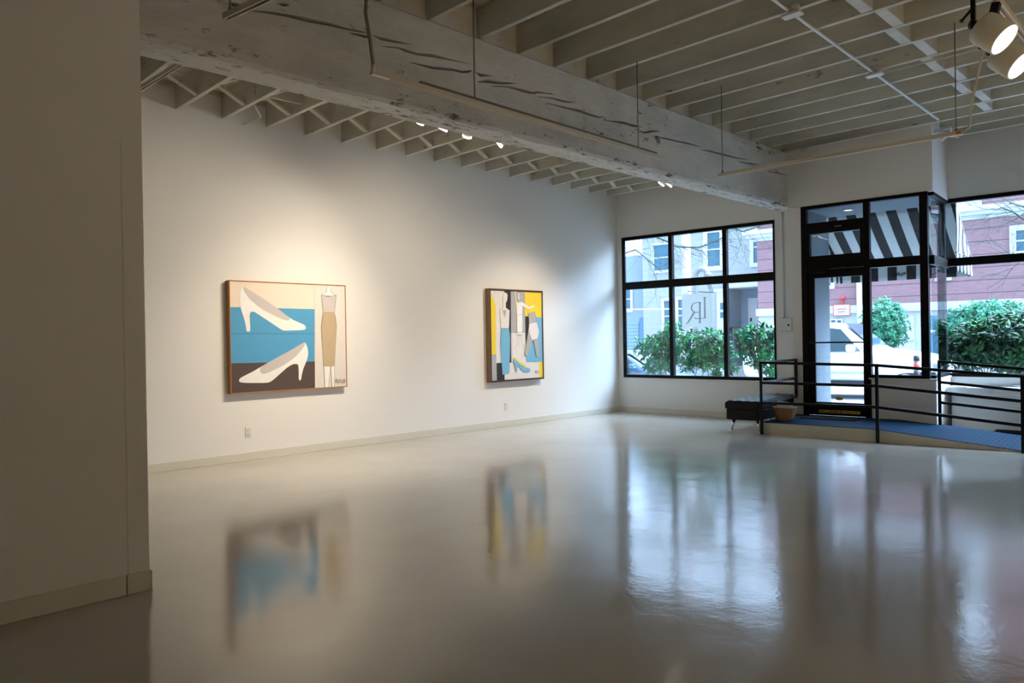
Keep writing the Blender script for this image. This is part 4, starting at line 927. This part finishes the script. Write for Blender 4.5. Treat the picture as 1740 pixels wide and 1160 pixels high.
# bare trees: trunk out of the window's view, limbs reaching in
def limb(mb, pts, r0, r1): mb.tube(pts, [r0+(r1-r0)*i/(len(pts)-1) for i in range(len(pts))], 6)
def twigs(mb, p, d, ln, r, depth, rnd):
    p = Vector(p); d = Vector(d).normalized(); pts = [p]
    for k in range(4):
        d = (d+Vector((rnd.uniform(-.25, .25), rnd.uniform(-.25, .25), rnd.uniform(-.22, .22)))).normalized(); p = p+d*ln/4; pts.append(p)
    limb(mb, pts, r, r*.55)
    if depth:
        for k in range(3):
            q = pts[rnd.randint(1, 4)]; e = (d+Vector((rnd.uniform(-.8, .8), rnd.uniform(-.8, .8), rnd.uniform(-.7, .6)))).normalized(); twigs(mb, q, e, ln*.62, r*.55, depth-1, rnd)
def tree(label, trunk_px, n, limbs, seed, dirs):
    rnd = random.Random(seed); b = W(fh(trunk_px, 640, n).x, n, -.1)
    t = thing('street_tree', label, 'tree', b)
    mb = MB(); top = b+Vector((0, 0, 6.5)); limb(mb, [b, b+Vector((.03, 0, 2.2)), b+Vector((-.04, .05, 4.5)), top], .15, .07); mb.build('trunk', 'bark', t)
    for pts in limbs:
        P = [W(*fh(x, y, n+k)) for k, (x, y) in enumerate(pts)] if False else [W(*fh(x, y, n)) for (x, y) in pts]
        P = [Vector((b.x, b.y, P[0].z+.5))]+P
        mb = MB(); limb(mb, P, .03, .010)
        for q in range(1, len(P)):
            for r_ in range(3): twigs(mb, P[q-1].lerp(P[q], rnd.random()), (P[q]-P[q-1]).normalized()+Vector((rnd.uniform(-.8, .8), rnd.uniform(-.6, .6), rnd.uniform(-1.1, .5))), rnd.uniform(.45, .9), .006, 2, rnd)
        mb.build('branch', 'mossbark', t)
tree('bare mossy street tree whose branches cross the top of the left window', 1046, 4.2, [[(1090, 392), (1119, 404), (1139, 412), (1149, 418.5), (1165, 420), (1188, 420), (1200, 416), (1218, 409.5), (1234, 400)], [(1062, 430), (1080, 424), (1100, 440), (1125, 462)], [(1220, 372), (1245, 386), (1262, 393), (1280, 388), (1300, 380)]], 11, 1)
tree('bare street tree whose thin twigs hang into the right window', 1905, 4.2, [[(1800, 330), (1742, 352), (1715, 344)], [(1790, 390), (1745, 376), (1722, 360), (1700, 352)], [(1800, 470), (1742, 442), (1720, 436)]], 12, 1)

# ------------------------------------------------------------------ cars (length along x, forward +x)
def car(name, label, origin, sec, wheels, wr, paint, glassq, T2, extras):
    T = MF @ Matrix.Translation(Vector(origin))
    t = thing(name, label, 'car', T @ Vector((0, 0, 0)), ANG)
    mb = MB(T); rows = []
    for (x, zl, zb, ztp, wl, wb, wt) in sec:
        half = [(wl*.8, zl), (wl, zl+.06), (wb*1.0, zl+(zb-zl)*.45), (wb*1.0, zl+(zb-zl)*.75), (wb*.97, zb), (wt+(wb*.97-wt)*.5, zb+(ztp-zb)*.5), (wt, ztp-(ztp-zb)*.1-.012), (wt*.8, ztp)]
        rows.append([(x, y, z) for y, z in half]+[(x, -y, z) for y, z in half[::-1]])
    mb.grid(rows, closed_u=True, caps=True); body = mb.build('body', paint, t)
    md = body.modifiers.new('s', 'SUBSURF'); md.levels = md.render_levels = 2
    for nm, mt, quads in glassq:
        for q in quads:
            mb = MB(T); a = [Vector(p) for p in q]; nrm = (a[1]-a[0]).cross(a[2]-a[0]).normalized()
            c_ = sum(a, Vector())/len(a)
            if nrm.dot(c_-Vector((2.2, 0, .6))) < 0: nrm = -nrm
            mb.grid([a, [p+nrm*.012 for p in a]], closed_u=True, smooth=False, caps=True); mb.build(nm, mt, t)
    for (x, sd) in wheels:
        wt_ = mbw = MB(T); c_ = Vector((x, sd, wr)); ax = (0, 1 if sd > 0 else -1, 0)
        mbw.lathe([(.0, -.1), (wr*.6, -.1), (wr*.95, -.09), (wr, -.05), (wr, .05), (wr*.95, .09), (wr*.66, .1), (wr*.62, .07)], c_, ax, 28); wo = mbw.build('wheel', 'tyre', t)
        mb = MB(T); mb.lathe([(0, .085), (wr*.2, .09), (wr*.6, .08), (wr*.64, .1)], c_, ax, 10); mb.build('hubcap', 'steel', wo)
    for nm, mt, boxes in extras:
        for a, b, bv in boxes:
            mb = MB(T); mb.box(a, b, bv); mb.build(nm, mt, t)
    return t
# white SUV: rear at u=-.05, right-hand traffic irrelevant; near flank at n=5.67
sec = [(0, .50, .95, 1.00, .72, .80, .66), (.06, .40, 1.0, 1.45, .84, .90, .70), (.35, .34, 1.02, 1.70, .86, .92, .68), (.95, .32, 1.02, 1.75, .87, .92, .68), (1.8, .32, 1.01, 1.76, .87, .92, .68), (2.35, .32, 1.01, 1.72, .87, .92, .68),
       (2.62, .32, 1.02, 1.50, .87, .92, .70), (2.98, .32, 1.04, 1.16, .87, .92, .74), (3.2, .32, 1.02, 1.09, .87, .92, .74), (3.9, .33, .95, 1.02, .86, .91, .70), (4.35, .36, .84, .92, .80, .86, .62), (4.58, .45, .72, .78, .62, .68, .5)]
yy = lambda z: .905-(z-1.02)*.30
sw = [[(2.05, -yy(1.05)-.01, 1.05), (2.82, -yy(1.06)-.01, 1.06), (2.36, -yy(1.55)-.01, 1.57), (2.05, -yy(1.6)-.01, 1.61)], [(1.15, -yy(1.05)-.01, 1.05), (1.98, -yy(1.05)-.01, 1.05), (1.98, -yy(1.6)-.01, 1.62), (1.2, -yy(1.6)-.01, 1.62)], [(.4, -yy(1.05)-.01, 1.07), (1.07, -yy(1.05)-.01, 1.05), (1.12, -yy(1.6)-.01, 1.62), (.55, -yy(1.55)-.01, 1.57)]]
ws = [[(2.99, -.70, 1.165), (2.99, .70, 1.165), (2.42, .58, 1.695), (2.42, -.58, 1.695)]]
car('parked_car', 'white parked sport utility car behind the glass door', (-.05, 5.67+.92, -.06), sec, [(1.0, -.80), (1.0, .80), (3.72, -.80), (3.72, .80)], .345, 'car_white',
    [('side_window', 'carglass', sw), ('windshield', 'carglass', ws)], None,
    [('door_mirror', 'car_white', [((2.55, -1.13, 1.06), (2.72, -.93, 1.22), .04)]), ('side_trim', 'lampglass', [((1.05, -.945, .56), (3.2, -.915, .61), .008)]), ('sill_trim', 'tyre', [((1.4, -.90, .30), (3.3, -.85, .40), .01)]),
     ('headlamp', 'lampglass', [((4.2, -.86, .68), (4.5, -.55, .82), .03), ((4.2, .55, .68), (4.5, .86, .82), .03)]), ('grille', 'tyre', [((4.50, -.4, .55), (4.60, .4, .74), .02)]), ('front_bumper', 'car_white', [((4.40, -.80, .36), (4.68, .80, .55), .06)]), ('bumper_intake', 'tyre', [((3.95, -.93, .42), (4.3, -.86, .62), .02)])])
sec2 = [(0, .42, .80, .84, .70, .78, .6), (.1, .32, .86, .92, .82, .87, .7), (.7, .28, .88, .95, .84, .88, .7), (1.2, .27, .88, 1.32, .84, .88, .6), (1.7, .27, .88, 1.42, .84, .88, .6), (2.3, .27, .88, 1.40, .84, .88, .6), (2.7, .27, .88, 1.22, .84, .88, .62), (3.15, .27, .88, .95, .84, .88, .68), (3.6, .28, .84, .90, .84, .88, .68), (4.2, .30, .74, .80, .80, .84, .62), (4.45, .38, .64, .68, .65, .7, .5)]
yb = lambda z: .87-(z-.9)*.55
sw2 = [[(1.9, -yb(.92), .92), (2.95, -yb(.94), .94), (2.42, -yb(1.3), 1.30), (1.9, -yb(1.33), 1.33)], [(.95, -yb(.95), .94), (1.84, -yb(.92), .92), (1.84, -yb(1.33), 1.33), (1.28, -yb(1.26), 1.28)]]
wpt = fh(1092, 626, 4.4)
car('parked_car', 'dark blue parked car at the far lower corner of the left window', (wpt.x-3.12, 4.4+.88, wpt.z-.93), sec2, [(.8, -.76), (.8, .76), (3.55, -.76), (3.55, .76)], .31, 'car_blue',
    [('side_window', 'carglass', sw2), ('windshield', 'carglass', [[(3.14, -.66, .97), (3.14, .66, .97), (2.42, .54, 1.375), (2.42, -.54, 1.375)]])], None,
    [('headlamp', 'lampglass', [((4.1, -.82, .56), (4.36, -.55, .67), .03), ((4.1, .55, .56), (4.36, .82, .67), .03)]), ('door_mirror', 'car_blue', [((2.8, -1.05, .92), (2.94, -.88, 1.05), .03)])])

# ------------------------------------------------------------------ bollard, utility pole, cable
q = fh(1557.5, 612, 3.2); qb = fh(1557.5, 640, 3.2)
bo = thing('striped_bollard', 'dark post with red band standing before the white car', 'bollard', W(q.x, 3.2, 0), ANG)
zt_ = fh(1557.5, 606, 3.2).z
mb = MB(MF); mb.lathe([(.0, 0), (.05, 0), (.05, zt_-.02), (.04, zt_), (0, zt_)], (q.x, 3.2, 0), (0, 0, 1), 16); mb.build('shaft', 'steel', bo)
for k, mt in ((.78, 'red'), (.62, 'tyre'), (.92, 'tyre'), (.45, 'tan_')):
    mb = MB(MF); mb.lathe([(.051, zt_*k), (.053, zt_*k), (.053, zt_*k+.10), (.051, zt_*k+.10)], (q.x, 3.2, 0), (0, 0, 1), 16); mb.build('band', 'bark' if mt == 'tan_' else mt, bo)
pn = 9.0; pu = fh(1167, 520, pn).x
po = thing('utility_pole', 'weathered wooden utility pole behind the monogram sign', 'pole', W(pu, pn, -.3), ANG)
mb = MB(MF); mb.tube([(pu, pn, -.4), (pu, pn, 3), (pu, pn, 9)], [.15, .145, .12], 16); mb.build('shaft', 'polewood', po)
cu = fh(1182, 480, pn-.2).x; zt1, zt2 = fh(1185, 470, pn-.2).z, fh(1192, 455, pn-.2).z; eu_ = fh(1203, 461, pn-.2)
mb = MB(MF); rr = (eu_.x-cu)/2; mb.tube([(cu, pn-.2, -.3), (cu, pn-.2, zt1)]+[(cu+rr-rr*math.cos(k*PI/9), pn-.2, zt1+rr*1.1*math.sin(k*PI/9)) for k in range(1, 9)], .075, 12); mb.build('riser_conduit', 'steel', po)
mb = MB(MF); mb.lathe([(.10, -.06), (.11, .05), (.07, .10)], (eu_.x-.01, pn-.2, zt1+.02), (0.2, 0, 1), 12, caps=True); mb.build('weatherhead', 'steel', po)
for k in (-.05, 0, .05):
    mb = MB(MF); mb.tube([(eu_.x+k, pn-.2, zt1), (eu_.x+k+.02, pn-.2, zt1-.25), (eu_.x+.1+k, pn-.15, zt1-.5), (pu+.1, pn-.1, zt1-.42)], .012, 5); mb.build('service_wire', 'tyre', po)
ca, cb_ = fh(1058, 525.5, 12), fh(1170, 525, 12)
mb = MB(MF); mb.tube([(ca.x-4, 12, ca.z+.15), (ca.x, 12, ca.z), (cb_.x+.2, 12, cb_.z)], .022, 6); tag(mb.build('overhead_cable', 'trim'), 'thin white cable crossing in front of the white house windows', 'cable')

# ------------------------------------------------------------------ houses across the street
def house(name, label, u, n): return thing(name, label, 'building', W(u, n, -.6), ANG)
def part(nm, a, b, mat, par):
    mb = MB(MF); mb.box(a, b); return mb.build(nm, mat, par)
def hwin(par, n, px0, py0, px1, py1, trim_=.11, two=False, glass='darkglass', sash=True, dep=.06):
    a, b = fh(px0, (py0+py1)/2, n), fh(px1, (py0+py1)/2, n); xm = (px0+px1)/2
    z1, z0 = fh(xm, py0, n).z, fh(xm, py1, n).z; u0, u1 = a.x, b.x
    mb = MB(MF); mb.box((u0-trim_, n-dep, z0-trim_), (u0, n+.05, z1+trim_)); mb.box((u1, n-dep, z0-trim_), (u1+trim_, n+.05, z1+trim_)); mb.box((u0, n-dep, z1), (u1, n+.05, z1+trim_)); mb.box((u0, n-dep, z0-trim_), (u1, n+.05, z0))
    if sash: mb.box((u0, n-dep*.6, (z0+z1)/2-.025), (u1, n, (z0+z1)/2+.025))
    f_ = mb.build('window', 'trim', par)
    mb = MB(MF); mb.box((u0, n-.012, z0), (u1, n+.02, z1)); mb.build('window_glass', glass, f_)
# white lap-sided house
n1 = 17.0
ul, ur_ = fh(1093, 520, n1).x, fh(1236, 520, n1).x
hw_ = house('white_house', 'white lap sided house across the street with a recessed porch', (ul+ur_)/2, n1)
pz1, pz0 = fh(1262, 487, n1).z, -.6
uE = fh(1287, 460, 15.0).x-.03
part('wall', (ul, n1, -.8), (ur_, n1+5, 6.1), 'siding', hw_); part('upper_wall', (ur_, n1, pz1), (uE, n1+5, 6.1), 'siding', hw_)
part('porch_beam', (ur_-.1, n1-.12, pz1-.02), (uE, n1, pz1+.30), 'trim', hw_)
part('porch_wall', (ur_, n1+1.3, -.8), (uE, n1+5, pz1), 'siding_grey', hw_); part('porch_side', (ur_-.001, n1+.01, -.8), (ur_+.03, n1+1.3, pz1), 'siding_grey', hw_)
part('porch_floor', (ur_, n1, -.8), (uE, n1+1.3, .15), 'walk', hw_); part('porch_ceiling', (ur_, n1, pz1-.04), (uE, n1+1.3, pz1-.005), 'trim', hw_)
part('roof', (ul-.1, n1-.12, 6.1), (uE, n1+5, 6.3), 'shingle', hw_)
hwin(hw_, n1, 1112, 416, 1140, 459); hwin(hw_, n1, 1203, 395, 1224, 452, .2); hwin(hw_, n1, 1281, 392, 1300, 446, .16)
hwin(hw_, n1, 1129.5, 511, 1141.5, 563, .13); hwin(hw_, n1, 1153.5, 509, 1161.5, 563, .13)
nd = n1+1.3; a, b = fh(1273, 580, nd), fh(1290, 580, nd); zd1, zd0 = fh(1280, 506, nd).z, .15
dr_ = part('door', (a.x, nd-.05, zd0), (b.x+.2, nd, zd1), 'trim', hw_); mb = MB(MF); g0 = fh(1288, 520, nd); mb.box((g0.x, nd-.065, fh(1288, 540, nd).z), (g0.x+.5, nd-.05, fh(1288, 509, nd).z)); mb.build('door_glass', 'darkglass', dr_)
mb = MB(MF); mb.box((a.x+.08, nd-.08, fh(1275, 546, nd).z), (a.x+.16, nd-.05, fh(1275, 540, nd).z)); mb.build('door_handle', 'tyre', dr_)
a, b = fh(1222, 500, n1), fh(1233, 500, n1); pil_ = part('porch_column', (a.x, n1-.25, -.8), (b.x, n1, fh(1228, 493, n1).z), 'trim', hw_)
mb = MB(MF); mb.box((a.x-.1, n1-.3, fh(1228, 496, n1).z), (b.x+.1, n1, fh(1228, 491, n1).z)); mb.build('column_cap', 'trim', pil_)
for y0, y1 in ((514, 526), (530, 540)):
    q0, q1 = fh(1224, y1, n1-.25), fh(1232, y0, n1-.25); mb = MB(MF); mb.box((q0.x, n1-.27, q0.z), (q1.x, n1-.25, q1.z)); mb.build('notice', 'darkglass', pil_)
for px, y0, y1, hgt in ((1236, 558, 578, 0), (1246, 552, 570, 0)):
    pass
ra, rb_ = fh(1224, 590, n1-1.0), fh(1243, 556, n1-.1)
mb = MB(MF); mb.bar((ra.x, n1-1.2, ra.z), (rb_.x, n1-.1, rb_.z), .05, .05); mb.bar((rb_.x, n1-.1, rb_.z), (rb_.x+.6, n1-.1, rb_.z), .05, .05)
for k in range(7):
    f_ = k/6; mb.bar((ra.x+(rb_.x-ra.x)*f_, n1-1.2+1.1*f_, ra.z+(rb_.z-ra.z)*f_-.9), (ra.x+(rb_.x-ra.x)*f_, n1-1.2+1.1*f_, ra.z+(rb_.z-ra.z)*f_), .03, .03)
mb.build('stair_rail', 'black', hw_)
ra, rb_ = fh(1275, 572, n1-.3), fh(1287, 550, n1-.3)
mb = MB(MF); mb.bar((ra.x, n1-.3, ra.z), (rb_.x+.4, n1-.3, rb_.z+.2), .05, .05)
for k in range(5):
    f_ = k/4; mb.bar((ra.x+(rb_.x-ra.x)*f_, n1-.3, ra.z+(rb_.z-ra.z)*f_-.8), (ra.x+(rb_.x-ra.x)*f_, n1-.3, ra.z+(rb_.z-ra.z)*f_), .03, .03)
mb.build('porch_rail', 'black', hw_)
for k in range(4): part('step', (ur_+.1, n1-.3*(4-k), -.8), (ur_+1.6, n1-.3*(3-k), -.35+.13*k), 'walk', hw_)
# grey shingled house at the far end
n2 = 17.4
gl = fh(1052, 520, n2).x-3
hg = house('grey_house', 'grey shingled house with a gridded garage door at the window corner', gl+2, n2)
zr = fh(1080, 434, n2).z; zg1 = fh(1080, 537, n2).z
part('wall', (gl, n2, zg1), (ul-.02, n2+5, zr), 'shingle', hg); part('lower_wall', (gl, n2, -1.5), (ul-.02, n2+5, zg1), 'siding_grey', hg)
gr_, gr0 = fh(1086, 570, n2).x, fh(1062, 570, n2).x-1
part('garage_door', (gr0, n2-.04, -1.2), (gr_, n2, fh(1075, 547, n2).z), 'grid', hg); part('garage_trim', (gr_+.05, n2-.05, -.9), (gr_+.45, n2, fh(1089, 540, n2).z), 'garage', hg)
hwin(hg, n2, 1063, 490, 1072, 526, .12)
# rose brick building
n3 = 15.0
ru0, ru1 = fh(1287, 460, n3).x, 16
rs = house('rose_brick_building', 'rose brick apartment building with white cornice and belt across the street', 3, n3)
zb1 = fh(1484, 517, n3).z; zb0 = fh(1484, 530.5, n3).z; zc0 = fh(1652, 373.5, n3).z; zc1 = fh(1672, 351, n3).z
part('ground_storey', (ru0, n3+.02, -.8), (ru1, n3+6, zb0), 'stucco', rs); part('belt_course', (ru0-.05, n3-.08, zb0), (ru1, n3+1.6, zb1), 'trim', rs)
part('brick_storey', (ru0, n3, zb1), (ru1, n3+6, zc0), 'rose', rs)
mb = MB(MF)
for k, (o_, a_, b_) in enumerate(((.10, 0, .30), (.28, .30, .62), (.42, .62, 1))): mb.box((ru0-o_, n3-o_, zc0+(zc1-zc0)*a_), (ru1, n3+1.6, zc0+(zc1-zc0)*b_))
mb.build('cornice', 'trim', rs)
uw = fh(1668, 345, n3).x
part('upper_storey', (uw, n3+.05, zc1), (ru1, n3+6, 9.2), 'rose', rs); part('upper_bay', (ru0+.8, n3-.1, zc1), (uw, n3+6, 7.4), 'trim', rs)
part('upper_brick', (ru0, n3+.06, zc1), (ru0+.8, n3+6, 6.6), 'rose', rs)
hwin(rs, n3, 1727, 391, 1752, 426, .17); hwin(rs, n3, 1596, 424, 1609, 470, .13); hwin(rs, n3, 1400, 455, 1412, 485, .13)
hwin(rs, n3, 1413, 544, 1421, 551, .05, sash=False); hwin(rs, n3, 1423, 544, 1430, 551, .05, sash=False)
def recess(nm, x0, y0, x1, mat, bars=()):
    a, b = fh(x0, 580, n3), fh(x1, 580, n3); z1 = fh((x0+x1)/2, y0, n3).z
    o = part(nm, (a.x, n3-.02, -.6), (b.x, n3+.02, z1), mat, rs)
    for y in bars:
        z = fh((x0+x1)/2, y, n3).z; mb = MB(MF); mb.box((a.x, n3-.05, z-.04), (b.x, n3-.02, z+.04)); mb.build('door_rail', 'trim', o)
recess('garage_door', 1578, 535, 1634, 'garage', (562,)); recess('garage_door', 1729, 530, 1800, 'garage', ())
recess('service_door', 1528, 536, 1554, 'trim', (552, 576))
pu_ = fh(1460, 500, n3-.12).x; mb = MB(MF); mb.tube([(pu_, n3-.12, -.5), (pu_, n3-.12, zb1+1.2)], .09, 10); mb.build('downpipe', 'trim', rs)
# red alarm bell and red outlined notice
q = fh(1430.5, 506, n3-.1)
mb = MB(MF); mb.lathe([(0, .09), (.07, .08), (.085, 0)], (q.x, n3-.02, q.z), (0, -1, 0), 16); mb.box((q.x-.02, n3-.05, q.z-.5), (q.x+.02, n3-.01, q.z-.1)); mb.build('alarm_bell', 'red', rs)
q = fh(1430, 526.5, n3-.1); mb = MB(MF)
mb.box((q.x-.28, n3-.10, q.z-.2), (q.x+.28, n3-.09, q.z+.2), m='trim')
for a, b in (((-.28, -.2), (.28, -.178)), ((-.28, .178), (.28, .2)), ((-.28, -.2), (-.258, .2)), ((.258, -.2), (.28, .2)), ((-.16, .02), (.16, .045)), ((-.12, -.07), (.12, -.045))): mb.box((q.x+a[0], n3-.108, q.z+a[1]), (q.x+b[0], n3-.10, q.z+b[1]), m='red')
mb.build('notice_plate', None, rs)

# ------------------------------------------------------------------ daylight
WORLD, PATCH = 4.7, 12
w = bpy.data.worlds.new('overcast sky'); SC.world = w; w.use_nodes = True
nt = w.node_tree; nt.nodes.clear()
o_ = nt.nodes.new('ShaderNodeOutputWorld'); bg = nt.nodes.new('ShaderNodeBackground'); L(nt, bg.outputs[0], o_.inputs['Surface'])
# overcast sky, brightest in a broad patch above the roofs opposite (the sun behind cloud)
SUNW = (EU*.78+EN*.60+Vector((0, 0, 1.12))).normalized()
tc = N(nt, 'TexCoord'); vm = N(nt, 'VectorMath', operation='DOT_PRODUCT'); L(nt, tc.outputs['Generated'], vm.inputs[0]); vm.inputs[1].default_value = SUNW
mr = N(nt, 'MapRange', interpolation_type='SMOOTHSTEP'); mr.inputs['From Min'].default_value = .58; mr.inputs['From Max'].default_value = .99
mr.inputs['To Min'].default_value = WORLD; mr.inputs['To Max'].default_value = WORLD*PATCH; L(nt, vm.outputs['Value'], mr.inputs['Value'])
bg.inputs['Color'].default_value = (.555, .745, 1, 1); L(nt, mr.outputs[0], bg.inputs['Strength'])

SC.view_settings.view_transform = 'Standard'; SC.view_settings.look = 'None'; SC.view_settings.gamma = 1; SC.view_settings.use_curve_mapping = False
SC.view_settings.exposure = 0.0
for o in bpy.data.objects:
    if '_m' in o: del o['_m']
